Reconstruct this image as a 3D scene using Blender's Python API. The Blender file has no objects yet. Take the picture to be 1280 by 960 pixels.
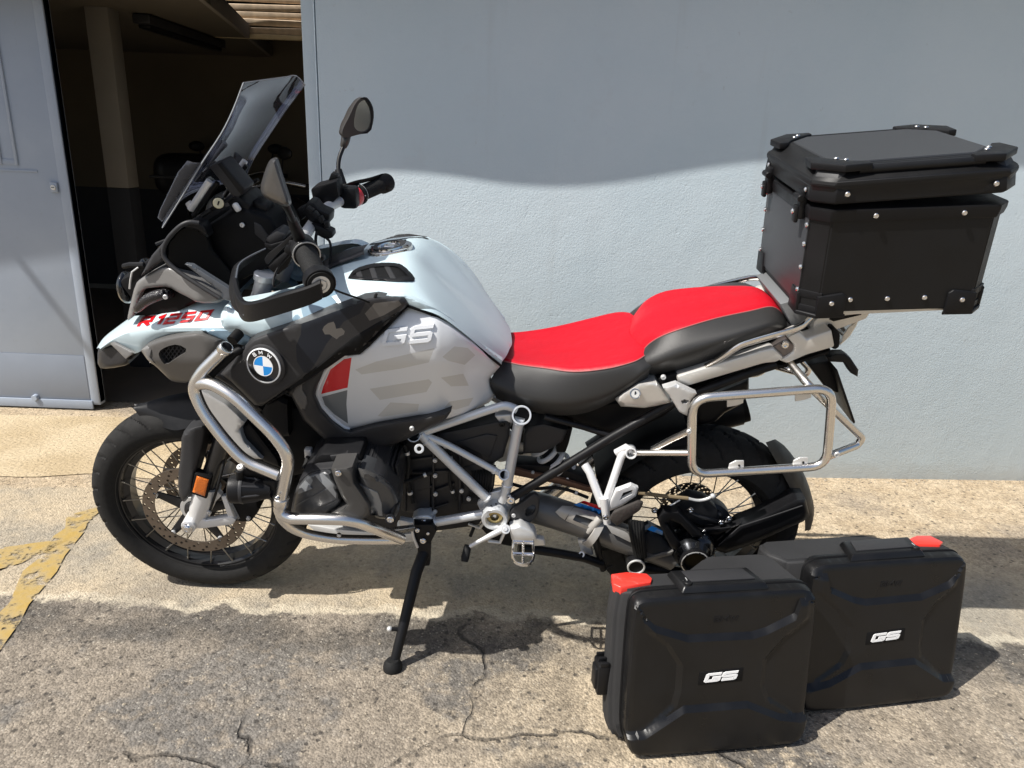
import bpy, bmesh, math, random
from math import sin, cos, pi, radians, sqrt, atan2
from mathutils import Vector, Matrix
from mathutils.geometry import delaunay_2d_cdt
from mathutils.bvhtree import BVHTree
random.seed(7)
SC = bpy.context.scene
COL = SC.collection

# ------------------------------------------------------------------ camera
F, CAMH, PITCH, ROLL = 920.0, 1.385, radians(18), radians(2.2)
FW = Vector((0, cos(PITCH), -sin(PITCH)))
_r0 = Vector((1, 0, 0)); _u0 = _r0.cross(FW)
RT = _r0*cos(ROLL) + _u0*sin(ROLL)
UP = -_r0*sin(ROLL) + _u0*cos(ROLL)
CP = Vector((0, 0, CAMH))
cd = bpy.data.cameras.new('camera'); cam = bpy.data.objects.new('camera', cd); COL.objects.link(cam)
m3 = Matrix((RT, UP, -FW)).transposed()
cam.matrix_world = Matrix.Translation(CP) @ m3.to_4x4()
cd.sensor_width = 36; cd.lens = F/1280*36; cd.clip_start = .05; cd.clip_end = 500
SC.camera = cam

# ------------------------------------------------------------------ sky, sun, exposure
SUN = Vector((-.70, -.36, 1.0)).normalized()
elev = math.asin(SUN.z)
w = bpy.data.worlds.new('World'); SC.world = w; w.use_nodes = True
nt = w.node_tree; bg = nt.nodes['Background']; sk = nt.nodes.new('ShaderNodeTexSky')
sk.sky_type = 'NISHITA'; sk.sun_disc = False; sk.sun_elevation = elev
sk.sun_rotation = atan2(SUN.x, SUN.y)
sk.air_density = 1.0; sk.dust_density = 2.5; sk.ozone_density = 1.0
nt.links.new(sk.outputs[0], bg.inputs[0]); bg.inputs[1].default_value = .098
sl = bpy.data.lights.new('sun', 'SUN'); sun = bpy.data.objects.new('sun', sl); COL.objects.link(sun)
sl.energy = 5.0; sl.angle = radians(.55); sl.color = (1, .965, .905)
sun.rotation_euler = (-SUN).to_track_quat('-Z', 'Y').to_euler(); sun.location = (-4, -2, 6)
SC.view_settings.view_transform = 'Standard'; SC.view_settings.look = 'None'
SC.view_settings.gamma = 1; SC.view_settings.exposure = .31; SC.view_settings.use_curve_mapping = False
SC.render.engine = 'CYCLES'

# ------------------------------------------------------------------ pixel rays
def ray(x, y): return FW + RT*((x-640)/F) - UP*((y-480)/F)
def W(px, py, z=0):
    v = ray(px, py); return CP + v*((z-CAMH)/v.z)
def onplane(px, py, p0, n):
    v = ray(px, py); return CP + v*((p0-CP).dot(n)/v.dot(n))
LEAN = radians(9.5); X0, Y0 = -.1824, 2.087
BO = Vector((X0, Y0, 0)); BL = Vector((0, cos(LEAN), sin(LEAN))); BU = Vector((0, -sin(LEAN), cos(LEAN)))
def B(px, py, d):
    """pixel + lateral offset from the motorcycle's centre plane -> motorcycle coordinates"""
    v = ray(px, py); P = CP + v*((BO+BL*d-CP).dot(BL)/v.dot(BL)) - BO
    return Vector((P.x, d, P.dot(BU)))
def w2b(P):
    P = P-BO; return Vector((P.x, P.dot(BL), P.dot(BU)))

# ------------------------------------------------------------------ materials
def mat(name, col, rough=.5, metal=0, coat=0, spec=.5, noise=None, bump=None, rvar=0, trans=0, emis=None):
    """noise=(scale, amount)  bump=(scale, strength, distance)"""
    m = bpy.data.materials.new(name); m.use_nodes = True; t = m.node_tree; p = t.nodes['Principled BSDF']
    p.inputs['Base Color'].default_value = (*col, 1); p.inputs['Roughness'].default_value = rough
    p.inputs['Metallic'].default_value = metal; p.inputs['Coat Weight'].default_value = coat
    p.inputs['Coat Roughness'].default_value = .06; p.inputs['Specular IOR Level'].default_value = spec
    tc = t.nodes.new('ShaderNodeTexCoord')
    if noise or rvar:
        n = t.nodes.new('ShaderNodeTexNoise'); n.inputs['Scale'].default_value = noise[0] if noise else 30
        n.inputs['Detail'].default_value = 6; t.links.new(tc.outputs['Object'], n.inputs['Vector'])
        if noise:
            mx = t.nodes.new('ShaderNodeMix'); mx.data_type = 'RGBA'; a = noise[1]
            mx.inputs[6].default_value = (*[c*(1-a) for c in col], 1); mx.inputs[7].default_value = (*[min(1, c*(1+a)) for c in col], 1)
            t.links.new(n.outputs[0], mx.inputs[0]); t.links.new(mx.outputs[2], p.inputs['Base Color'])
        if rvar:
            mr = t.nodes.new('ShaderNodeMapRange'); mr.inputs[1].default_value = .3; mr.inputs[2].default_value = .7
            mr.inputs[3].default_value = max(.02, rough-rvar); mr.inputs[4].default_value = rough+rvar
            t.links.new(n.outputs[0], mr.inputs[0]); t.links.new(mr.outputs[0], p.inputs['Roughness'])
    if bump:
        n2 = t.nodes.new('ShaderNodeTexNoise'); n2.inputs['Scale'].default_value = bump[0]; n2.inputs['Detail'].default_value = 4
        t.links.new(tc.outputs['Object'], n2.inputs['Vector'])
        b = t.nodes.new('ShaderNodeBump'); b.inputs['Strength'].default_value = bump[1]; b.inputs['Distance'].default_value = bump[2]
        t.links.new(n2.outputs[0], b.inputs['Height']); t.links.new(b.outputs[0], p.inputs['Normal'])
    return m

def camo(name, cols, scale, rough, coat=0, metal=0, th=(.5, .56), seed=0):
    """printed patches of two or three tones with crisp edges"""
    m = mat(name, cols[0], rough, metal, coat); t = m.node_tree; p = t.nodes['Principled BSDF']
    tc = t.nodes.new('ShaderNodeTexCoord'); mp = t.nodes.new('ShaderNodeMapping'); mp.inputs['Location'].default_value = (seed, seed*.7, 0)
    t.links.new(tc.outputs['Object'], mp.inputs[0])
    prev = None
    for k, c in enumerate(cols[1:]):
        v = t.nodes.new('ShaderNodeTexNoise'); v.inputs['Scale'].default_value = scale*(1+.35*k); v.inputs['Detail'].default_value = 1.2
        v.inputs['Roughness'].default_value = .45
        of = t.nodes.new('ShaderNodeVectorMath'); of.operation = 'ADD'; of.inputs[1].default_value = (k*3.1, k*1.7, k*2.3)
        t.links.new(mp.outputs[0], of.inputs[0]); t.links.new(of.outputs[0], v.inputs['Vector'])
        r = t.nodes.new('ShaderNodeMapRange'); r.inputs[1].default_value = th[0]+.035*k; r.inputs[2].default_value = th[0]+.035*k+.006
        t.links.new(v.outputs[0], r.inputs[0])
        mx = t.nodes.new('ShaderNodeMix'); mx.data_type = 'RGBA'
        if prev: t.links.new(prev, mx.inputs[6])
        else: mx.inputs[6].default_value = (*cols[0], 1)
        mx.inputs[7].default_value = (*c, 1); t.links.new(r.outputs[0], mx.inputs[0]); prev = mx.outputs[2]
    t.links.new(prev, p.inputs['Base Color'])
    return m

M = {}
M['blue'] = mat('pale_blue_paint', (.54, .655, .695), .34, 0, .4)
M['blue_dark'] = mat('slate_blue_print_and_shade', (.25, .37, .46), .28, 0, .7)
M['silver'] = mat('matt_silver_paint', (.73, .745, .765), .40, .1, .15)
M['silver_warm'] = mat('matt_warm_silver_print', (.60, .595, .575), .42, .1, .15)
M['charcoal'] = mat('charcoal_paint', (.032, .031, .032), .42, 0, .06, spec=.3, noise=(40, .05))
M['charcoal_blue'] = mat('blue_charcoal_print', (.012, .0145, .021), .42, 0, .06, spec=.3)
M['grey_print'] = mat('warm_grey_print', (.12, .11, .10), .42, .1, .1)
M['nose'] = mat('nose_grey_paint', (.22, .215, .21), .42, .2, .2)
M['plastic'] = mat('black_plastic', (.008, .008, .009), .44, spec=.24, bump=(600, .12, .002), rvar=.08)
M['plastic_dk'] = mat('deep_black_plastic', (.004, .004, .0045), .6, spec=.2)
M['plastic_gr'] = mat('dark_grey_plastic', (.030, .030, .032), .48, spec=.3, bump=(500, .12, .002))
M['rubber'] = mat('black_rubber', (.010, .010, .010), .72, spec=.3, bump=(300, .25, .003))
M['tyre'] = mat('tyre_rubber', (.019, .0185, .018), .8, spec=.22, noise=(60, .35), bump=(220, .3, .002))
M['steel'] = mat('brushed_stainless_steel', (.80, .775, .74), .27, 1, noise=(25, .04))
M['chrome'] = mat('polished_steel', (.82, .81, .80), .13, 1)
M['frame'] = mat('silver_frame_paint', (.66, .68, .70), .36, .45, .15, noise=(40, .06))
M['alu'] = mat('cast_aluminium', (.70, .70, .69), .42, .5, noise=(60, .06))
M['alu_warm'] = mat('bare_aluminium_cover', (.68, .66, .62), .4, .5, noise=(60, .05))
M['white_alu'] = mat('white_silver_paint', (.72, .72, .72), .38, .3, .15)
M['red'] = mat('red_vinyl', (.47, .0045, .015), .45, 0, 0, spec=.3, bump=(34, .22, .010), noise=(9, .2))
M['seat'] = mat('black_vinyl', (.026, .0255, .025), .45, spec=.4, bump=(900, .25, .0015), noise=(8, .12))
M['stitch'] = mat('grey_stitching', (.30, .10, .10), .7)
M['redpaint'] = mat('red_print', (.62, .006, .012), .3, 0, .5)
M['greypaint'] = mat('mid_grey_print', (.17, .18, .185), .35, 0, .4)
M['whiteline'] = mat('white_print', (.75, .76, .78), .35, 0, .3)
M['orange'] = mat('amber_reflector', (.70, .16, .01), .25, 0, .6, bump=(260, .9, .003))
M['disc'] = mat('brake_disc_steel', (.24, .20, .165), .38, .85, noise=(30, .15))
M['spoke'] = mat('spoke_steel', (.33, .32, .30), .32, 1)
M['engine'] = mat('engine_black_casting', (.022, .022, .024), .42, .15, spec=.4, noise=(20, .2), bump=(80, .15, .002))
M['engine_gr'] = mat('engine_grey_cover', (.070, .073, .078), .36, .3, .15)
M['engine_lt'] = mat('engine_light_panel', (.23, .24, .25), .35, .3, .2)
M['darkchrome'] = mat('glossy_black_metal', (.03, .032, .036), .18, .8, .3)
M['gold'] = mat('brass', (.42, .33, .15), .35, 1)
M['cream'] = mat('cream_plastic', (.70, .63, .42), .4)
M['mirror'] = mat('mirror_glass', (.40, .44, .45), .16, .9)
M['redbtn'] = mat('red_button', (.65, .02, .04), .3, 0, .5)
M['mblue'] = mat('bright_blue_print', (.01, .22, .68), .3, 0, .5)
M['mnavy'] = mat('navy_print', (.01, .02, .12), .3, 0, .5)
M['emblue'] = mat('emblem_blue', (.005, .24, .66), .22, 0, .8)
M['emwhite'] = mat('emblem_white', (.82, .83, .84), .22, 0, .8)
M['emblack'] = mat('emblem_black', (.004, .004, .005), .2, 0, .8)
M['case'] = mat('black_powder_coat', (.0085, .0085, .009), .46, 0, spec=.28, noise=(11, .3), rvar=.08, bump=(900, .2, .001))
M['case_top'] = mat('dark_anodised_sheet', (.040, .042, .046), .42, .2, bump=(900, .15, .001))
M['pann'] = mat('satin_black_case_shell', (.0065, .0065, .007), .35, 0, .03, spec=.36, noise=(14, .35), bump=(450, .18, .001), rvar=.10)
M['pann_dk'] = mat('grained_black_case_shell', (.026, .026, .027), .62, spec=.35, noise=(9, .3), bump=(500, .3, .002))
M['reflector'] = mat('red_reflector', (.85, .045, .03), .35, 0, .5, bump=(300, .3, .002))
M['white'] = mat('white_lettering', (.85, .85, .85), .4)
M['spring'] = mat('white_spring', (.70, .70, .70), .4)
M['copper'] = mat('brown_guard', (.16, .085, .055), .45, .3)
M['screen_dk'] = mat('display_glass', (.006, .007, .009), .08, 0, .5)
M['lens'] = mat('clear_lens', (.62, .60, .55), .12, .3, .6)

def glassmat(name, tint, ior=1.45, gl=.03):
    m = bpy.data.materials.new(name); m.use_nodes = True; t = m.node_tree; t.nodes.clear()
    o = t.nodes.new('ShaderNodeOutputMaterial'); tr = t.nodes.new('ShaderNodeBsdfTransparent'); g = t.nodes.new('ShaderNodeBsdfGlossy')
    fr = t.nodes.new('ShaderNodeFresnel'); fr.inputs[0].default_value = ior; mx = t.nodes.new('ShaderNodeMixShader')
    tr.inputs[0].default_value = (*tint, 1); g.inputs['Roughness'].default_value = gl; g.inputs[0].default_value = (.9, .92, 1, 1)
    d = t.nodes.new('ShaderNodeBsdfDiffuse'); d.inputs[0].default_value = (.30, .31, .35, 1)
    m2 = t.nodes.new('ShaderNodeMixShader'); m2.inputs[0].default_value = .09
    t.links.new(tr.outputs[0], m2.inputs[1]); t.links.new(d.outputs[0], m2.inputs[2])
    t.links.new(fr.outputs[0], mx.inputs[0]); t.links.new(m2.outputs[0], mx.inputs[1]); t.links.new(g.outputs[0], mx.inputs[2]); t.links.new(mx.outputs[0], o.inputs[0])
    return m
M['shield'] = glassmat('smoked_windscreen', (.38, .39, .42), 1.40)

# ------------------------------------------------------------------ mesh helpers
class MB:
    def __init__(s): s.v = []; s.f = []; s.m = []
    def add(s, vf, mi=0):
        o = len(s.v); s.v += [tuple(a) for a in vf[0]]; s.f += [[i+o for i in f] for f in vf[1]]; s.m += list(mi) if isinstance(mi, list) else [mi]*len(vf[1]); return s
    def build(s, name, mats, parent=None, ang=38, loc=None):
        me = bpy.data.meshes.new(name); vs = s.v
        if loc is not None: vs = [(a-loc[0], b-loc[1], c-loc[2]) for a, b, c in vs]
        me.from_pydata(vs, [], s.f)
        if not isinstance(mats, (list, tuple)): mats = [mats]
        for m in mats: me.materials.append(M[m] if isinstance(m, str) else m)
        me.polygons.foreach_set('material_index', s.m)
        bm = bmesh.new(); bm.from_mesh(me)
        bmesh.ops.recalc_face_normals(bm, faces=bm.faces)
        for f in bm.faces: f.smooth = True
        a = radians(ang)
        for e in bm.edges:
            if len(e.link_faces) == 2 and e.calc_face_angle(0) > a: e.smooth = False
        bm.to_mesh(me); bm.free()
        o = bpy.data.objects.new(name, me); COL.objects.link(o)
        if loc is not None: o.location = loc
        if parent: o.parent = parent
        return o
def one(name, vf, m, parent=None, ang=38, loc=None): return MB().add(vf).build(name, m, parent, ang, loc)
def mirror(o):
    c = o.copy(); COL.objects.link(c); c.scale = (1, -1, 1); c.location = (o.location.x, -o.location.y, o.location.z)
    for ch in [q for q in bpy.data.objects if q.parent == o]:
        k = ch.copy(); COL.objects.link(k); k.parent = c
    return c

def chaikin(p, it=2, closed=False):
    p = [Vector(q) for q in p]
    for _ in range(it):
        q = []; n = len(p)
        if not closed: q.append(p[0])
        for i in range(n if closed else n-1):
            a, b = p[i], p[(i+1) % n]; q += [a*.75+b*.25, a*.25+b*.75]
        if not closed: q.append(p[-1])
        p = q
    return p
def fillet(p, r, n=5):
    """polyline with its inner corners rounded to about radius r"""
    p = [Vector(q) for q in p]; out = [p[0]]
    for i in range(1, len(p)-1):
        a = p[i-1]-p[i]; b = p[i+1]-p[i]; k = min(r, a.length*.48, b.length*.48)
        A = p[i]+a.normalized()*k; C = p[i]+b.normalized()*k
        for j in range(n+1):
            t = j/n; out.append(A*(1-t)**2+p[i]*2*t*(1-t)+C*t*t)
    out.append(p[-1]); return out
def tube(pts, r, seg=12, closed=False, cap=True, flat=None):
    pts = [Vector(q) for q in pts]; n = len(pts); rs = r if isinstance(r, (list, tuple)) else [r]*n
    if len(rs) != n:
        src = rs; rs = []
        for i in range(n):
            x = i*(len(src)-1)/(n-1); k = min(len(src)-2, int(x)); t = x-k; p, q = src[k], src[k+1]
            rs.append(tuple(u*(1-t)+w*t for u, w in zip(p, q)) if isinstance(p, tuple) else p*(1-t)+q*t)
    tg = []
    for i in range(n):
        a = pts[(i-1) % n] if closed or i > 0 else pts[i]; b = pts[(i+1) % n] if closed or i < n-1 else pts[i]
        tg.append((b-a).normalized())
    nv = tg[0].orthogonal().normalized(); v = []; f = []
    if flat is not None:
        nv = (flat-tg[0]*flat.dot(tg[0])).normalized()
    for i in range(n):
        nv = (nv-tg[i]*nv.dot(tg[i])).normalized(); bn = tg[i].cross(nv)
        for k in range(seg):
            a = 2*pi*k/seg; q = rs[i]
            if isinstance(q, (tuple, list)): v.append(pts[i]+nv*cos(a)*q[0]+bn*sin(a)*q[1])
            else: v.append(pts[i]+(nv*cos(a)+bn*sin(a))*q)
    m = n if closed else n-1
    for i in range(m):
        for k in range(seg):
            a = i*seg+k; b = i*seg+(k+1) % seg; c = ((i+1) % n)*seg+(k+1) % seg; d = ((i+1) % n)*seg+k
            f.append([a, b, c, d])
    if cap and not closed: f.append(list(range(seg))[::-1]); f.append([(n-1)*seg+k for k in range(seg)])
    return v, f
def lathe(prof, c, axis, seg=32, closed=False):
    """prof: (radius, along axis)"""
    c = Vector(c); ax = Vector(axis).normalized(); u = ax.orthogonal().normalized(); w_ = ax.cross(u); v = []; f = []
    for r, a in prof:
        for k in range(seg):
            t = 2*pi*k/seg; v.append(c+ax*a+(u*cos(t)+w_*sin(t))*max(r, 1e-5))
    n = len(prof)
    for i in range(n if closed else n-1):
        for k in range(seg):
            j = (i+1) % n
            f.append([i*seg+k, i*seg+(k+1) % seg, j*seg+(k+1) % seg, j*seg+k])
    return v, f
def cyl(a, b, r, r2=None, seg=20, bev=.0015):
    a = Vector(a); b = Vector(b); L = (b-a).length; r2 = r if r2 is None else r2; e = min(bev, r*.4, L*.3)
    return lathe([(0, 0), (r-e, 0), (r, e), (r2, L-e), (r2-e, L), (0, L)], a, b-a, seg)
def ring(a, b, ro, ri, seg=28):
    a = Vector(a); b = Vector(b); L = (b-a).length; e = min(.001, (ro-ri)*.3)
    return lathe([(ri, e), (ri+e, 0), (ro-e, 0), (ro, e), (ro, L-e), (ro-e, L), (ri+e, L), (ri, L-e)], a, b-a, seg, True)
def ball(c, r, seg=14, n=8, sq=(1, 1, 1)):
    c = Vector(c); v = []; f = []
    for i in range(n+1):
        t = pi*i/n
        for k in range(seg):
            p = 2*pi*k/seg; v.append((c.x+r*sq[0]*sin(t)*cos(p), c.y+r*sq[1]*sin(t)*sin(p), c.z+r*sq[2]*cos(t)))
    for i in range(n):
        for k in range(seg): f.append([i*seg+k, i*seg+(k+1) % seg, (i+1)*seg+(k+1) % seg, (i+1)*seg+k])
    return v, f
def bmvf(bm):
    bm.verts.index_update(); r = ([v.co.copy() for v in bm.verts], [[v.index for v in f.verts] for f in bm.faces]); bm.free(); return r
def box(c, s, bev=.003, rot=None, seg=2, taper=None):
    bm = bmesh.new(); bmesh.ops.create_cube(bm, size=1)
    for v in bm.verts:
        k = 1 if not taper or v.co.z < 0 else taper
        v.co = Vector((v.co.x*s[0]*k, v.co.y*s[1]*k, v.co.z*s[2]))
    if bev: bmesh.ops.bevel(bm, geom=bm.edges[:], offset=min(bev, min(s)*.45), segments=seg, affect='EDGES', profile=.5)
    if rot is not None: bmesh.ops.transform(bm, matrix=rot.to_4x4(), verts=bm.verts)
    bmesh.ops.translate(bm, vec=Vector(c), verts=bm.verts); return bmvf(bm)
def prism(front, back, bev=.002, seg=2):
    """solid between two matching outlines"""
    bm = bmesh.new(); a = [bm.verts.new(p) for p in front]; b = [bm.verts.new(p) for p in back]; n = len(a)
    bm.faces.new(a); bm.faces.new(b[::-1])
    for i in range(n): bm.faces.new([a[i], b[i], b[(i+1) % n], a[(i+1) % n]])
    bmesh.ops.recalc_face_normals(bm, faces=bm.faces)
    if bev: bmesh.ops.bevel(bm, geom=bm.edges[:], offset=bev, segments=seg, affect='EDGES', profile=.5, clamp_overlap=True)
    bmesh.ops.triangulate(bm, faces=[f for f in bm.faces if len(f.verts) > 4])
    return bmvf(bm)
def slab(out, d, th, bev=.003, it=0):
    """px outline at lateral d, th thick towards the centre plane"""
    if it: out = [(p.x, p.y) for p in chaikin([Vector((*q[:2], 0)) for q in out], it, True)]
    f = [B(q[0], q[1], q[2] if len(q) > 2 else d) for q in out]
    return prism(f, [p+Vector((0, th, 0)) for p in f], bev)
def inpoly(x, y, P):
    r = False; n = len(P); j = n-1
    for i in range(n):
        xi, yi = P[i]; xj, yj = P[j]
        if (yi > y) != (yj > y) and x < (xj-xi)*(y-yi)/(yj-yi)+xi: r = not r
        j = i
    return r
def edist(x, y, P):
    b = 1e9; n = len(P)
    for i in range(n):
        ax, ay = P[i]; bx, by = P[(i+1) % n]; dx, dy = bx-ax, by-ay; L = dx*dx+dy*dy
        t = 0 if L == 0 else max(0, min(1, ((x-ax)*dx+(y-ay)*dy)/L)); b = min(b, (x-ax-t*dx)**2+(y-ay-t*dy)**2)
    return sqrt(b)
def resamp(P, step):
    o = []; n = len(P)
    for i in range(n):
        a = P[i]; b = P[(i+1) % n]; L = sqrt((a[0]-b[0])**2+(a[1]-b[1])**2); k = max(1, int(round(L/step)))
        for j in range(k): t = j/k; o.append((a[0]+(b[0]-a[0])*t, a[1]+(b[1]-a[1])*t))
    return o
def pillow(out, dfun, roll=(6, .01), thick=.03, grid=7, holes=(), it=1, mp=B, regions=()):
    """curved panel over an outline: depth from dfun, edges rolled back, a skirt behind. returns (verts, faces), depth function"""
    if not callable(dfun):
        dc = dfun; dfun = lambda x, y: dc
    P = [tuple(q[:2]) for q in out]
    if it: P = [(p.x, p.y) for p in chaikin([Vector((*q, 0)) for q in P], it, True)]
    P = resamp(P, grid); HS = []
    for h in holes:
        h = [tuple(q) for q in h]
        if it: h = [(p.x, p.y) for p in chaikin([Vector((*q, 0)) for q in h], it, True)]
        HS.append(resamp(h, grid))
    rw, rd = roll
    def dd(x, y):
        if rw <= 0: return dfun(x, y)
        s = min(1, edist(x, y, P)/rw); return dfun(x, y)+rd*(1-sqrt(max(0, 1-(1-s)**2)))
    pts = list(P); ed = [(i, (i+1) % len(P)) for i in range(len(P))]; loops = [list(range(len(P)))]
    for h in HS:
        o = len(pts); pts += h; ed += [(o+i, o+(i+1) % len(h)) for i in range(len(h))]; loops.append(list(range(o, o+len(h))))
    RG = []
    for rp, mi, *raw in regions:                        # printed areas: their outlines become mesh edges
        h = [(p.x, p.y) for p in chaikin([Vector((*q, 0)) for q in rp], 1, True)] if it and not raw else rp
        h = resamp(h, grid*.8); o = len(pts); pts += h; ed += [(o+i, o+(i+1) % len(h)) for i in range(len(h))]; RG.append((h, mi))
    x0 = min(p[0] for p in P); x1 = max(p[0] for p in P); y0 = min(p[1] for p in P); y1 = max(p[1] for p in P)
    ins = []
    if rw > 0:                                    # rings that follow the edge so that the roll is smooth
        cx = 0
        for fr in (.18, .5, 1.0):
            n = len(P)
            for i in range(0, n):
                a = P[i-1]; b = P[(i+1) % n]; tx, ty = b[0]-a[0], b[1]-a[1]; L = sqrt(tx*tx+ty*ty) or 1
                for sg in (1, -1):
                    q = (P[i][0]-sg*ty/L*rw*fr, P[i][1]+sg*tx/L*rw*fr)
                    if inpoly(*q, P) and edist(*q, P) > rw*fr*.93: ins.append(q)
    y = y0+grid*.5; row = 0
    while y < y1:
        x = x0+grid*(.5 if row % 2 else .9)
        while x < x1:
            if inpoly(x, y, P) and edist(x, y, P) > max(rw*1.15, grid*.5): ins.append((x, y))
            x += grid
        y += grid*.87; row += 1
    ins = [q for q in ins if all(not inpoly(*q, h) and edist(*q, h) > grid*.45 for h in HS)]
    ins = [q for q in ins if all(edist(*q, h) > grid*.35 for h, _ in RG)]
    r = delaunay_2d_cdt([Vector(q) for q in pts+ins], ed, [], 0, 1e-4)
    V2 = r[0]; orig = r[3]; fc = []; mt = []
    for f in r[2]:
        mx = sum(V2[i].x for i in f)/len(f); my = sum(V2[i].y for i in f)/len(f)
        if inpoly(mx, my, P) and not any(inpoly(mx, my, h) for h in HS):
            fc.append(list(f)); k = 0
            for h, mi in RG:
                if inpoly(mx, my, h): k = mi
            mt.append(k)
    v = [mp(p.x, p.y, dd(p.x, p.y)) for p in V2]; f = fc
    if thick:
        idx = {}
        for k, o in enumerate(orig):
            for q in o: idx[q] = k
        for lp in loops:
            lp = [idx[i] for i in lp if i in idx]; o = len(v); v += [v[i]+Vector((0, thick, 0)) for i in lp]; n = len(lp)
            for i in range(n): f.append([lp[i], lp[(i+1) % n], o+(i+1) % n, o+i]); mt.append(0)
    pillow.m = mt
    return (v, f), dd
def loft(rows, sub=2, mir=True, closeends=True, split=None):
    """rows: stations along x, each a list of points from the centre line to the left lower edge; mirrored to the right.
    Catmull-Rom refined both ways."""
    def cr(a, b, c, d, t): return (b*2+(c-a)*t+(a*2-b*5+c*4-d)*t*t+(b*3-a-c*3+d)*t*t*t)*.5
    def refine(L, s):
        o = []
        for i in range(len(L)-1):
            a = L[max(0, i-1)]; b = L[i]; c = L[i+1]; d = L[min(len(L)-1, i+2)]
            for k in range(s): o.append([cr(p, q, r, z, k/s) for p, q, r, z in zip(a, b, c, d)] if isinstance(b, list) else cr(a, b, c, d, k/s))
        o.append(L[-1]); return o
    if mir: rows = [[Vector((p.x, -p.y, p.z)) for p in r[:0:-1]]+list(r) for r in rows]
    rows = refine([list(r) for r in rows], sub); rows = [refine(r, sub) for r in rows]
    v = [p for r in rows for p in r]; n = len(rows[0]); f = []; tags = []
    for i in range(len(rows)-1):
        for k in range(n-1): f.append([i*n+k, i*n+k+1, (i+1)*n+k+1, (i+1)*n+k]); tags.append(k)
    return v, f, tags, n
GLY = {'R': (.62, [[(0, 0), (0, 1), (.62, 1), (.62, .5), (0, .5)], [(.25, .5), (.62, 0)]]), '1': (.3, [[(.02, .82), (.3, 1), (.3, 0)]]),
       '2': (.62, [[(0, 1), (.62, 1), (.62, .5), (0, .5), (0, 0), (.62, 0)]]), '5': (.62, [[(.62, 1), (0, 1), (0, .5), (.62, .5), (.62, 0), (0, 0)]]),
       '0': (.62, [[(.3, 1), (0, 1), (0, 0), (.62, 0), (.62, 1), (.3, 1)]]), 'G': (.98, [[(.98, 1), (.06, 1), (.0, .94), (0, .06), (.06, 0), (.86, 0), (.92, .06), (.92, .44), (.42, .44)]]),
       'S': (.98, [[(.98, 1), (.08, 1), (.0, .92), (0, .56), (.06, .5), (.86, .5), (.92, .44), (.92, .06), (.86, 0), (-.02, 0)]]), 'B': (.58, [[(0, 0), (0, 1), (.52, 1), (.52, .52), (0, .52)], [(.5, .52), (.58, .5), (.58, 0), (0, 0)]]),
       'M': (.75, [[(0, 0), (0, 1), (.37, .35), (.75, 1), (.75, 0)]]), 'W': (.95, [[(0, 1), (.2, 0), (.47, .7), (.75, 0), (.95, 1)]])}
def strokes(text, hw=.1, gap=.3):
    """list of quads (4 points each) in unit height"""
    out = []; x = 0
    for ch in text:
        wd, pl = GLY[ch]
        for P in pl:
            P = [Vector((x+a, hw+b*(1-2*hw))) for a, b in P]; L = []; n = len(P)
            for i in range(n):
                d1 = (P[i]-P[i-1]).normalized() if i else None; d2 = (P[i+1]-P[i]).normalized() if i < n-1 else None
                if d1 is None: nn = Vector((-d2.y, d2.x))*hw; e = -d2*hw*.0
                elif d2 is None: nn = Vector((-d1.y, d1.x))*hw; e = d1*hw*.0
                else:
                    b = (Vector((-d1.y, d1.x))+Vector((-d2.y, d2.x))).normalized(); c = max(.45, b.dot(Vector((-d1.y, d1.x)))); nn = b*(hw/c); e = Vector((0, 0))
                L.append((P[i]+nn+e, P[i]-nn+e))
            for i in range(n-1): out.append([L[i][0], L[i][1], L[i+1][1], L[i+1][0]])
        x += wd+gap
    return out, x-gap
def lettering(text, quad, dfun, off, hw=.1, gap=.3, mp=B, th=.0015):
    """strokes mapped into a px quad (BL, BR, TR, TL) on a depth function"""
    if not callable(dfun):
        dc = dfun; dfun = lambda x, y: dc
    qs, wd = strokes(text, hw, gap); a, b, c, d = [Vector(q) for q in quad]; mb = MB(); qq = []
    for q in qs:                                  # short pieces, so that the strokes follow the curved panel
        n = max(1, int(((q[0]-q[3]).length)/.14))
        for i in range(n): s0, s1 = i/n, (i+1)/n; qq.append([q[0].lerp(q[3], s0), q[1].lerp(q[2], s0), q[1].lerp(q[2], s1), q[0].lerp(q[3], s1)])
    for q in qq:
        F_ = []
        for p in q:
            s, t = p.x/wd, p.y; z = (a*(1-s)+b*s)*(1-t)+(d*(1-s)+c*s)*t; F_.append(mp(z.x, z.y, dfun(z.x, z.y)-off))
        mb.add(([*F_, *[p+Vector((0, th+off, 0)) for p in F_]], [[0, 1, 2, 3], [0, 4, 5, 1], [1, 5, 6, 2], [2, 6, 7, 3], [3, 7, 4, 0]]))
    return mb
def surf(*vfs, off=0):
    """lateral depth at which the view through a pixel meets the given meshes (motorcycle coordinates)"""
    v = []; f = []
    for a in vfs:
        o = len(v); v += [tuple(p) for p in a[0]]; f += [[i+o for i in q] for q in a[1]]
    T = BVHTree.FromPolygons(v, f); o = w2b(CP); last = [-.2]
    def fn(x, y):
        r = ray(x, y); d = Vector((r.x, r.dot(BL), r.dot(BU))).normalized(); h = T.ray_cast(o, d)
        if h[0] is not None: last[0] = h[0].y
        return last[0]-off
    return fn
def empty(name, loc=(0, 0, 0), rot=(0, 0, 0), parent=None):
    o = bpy.data.objects.new(name, None); COL.objects.link(o); o.location = loc; o.rotation_euler = rot; o.empty_display_size = .1
    if parent: o.parent = parent
    return o
def tag(o, label=None, cat=None, group=None, kind=None):
    for k, v in (('label', label), ('category', cat), ('group', group), ('kind', kind)):
        if v: o[k] = v
    return o
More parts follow.
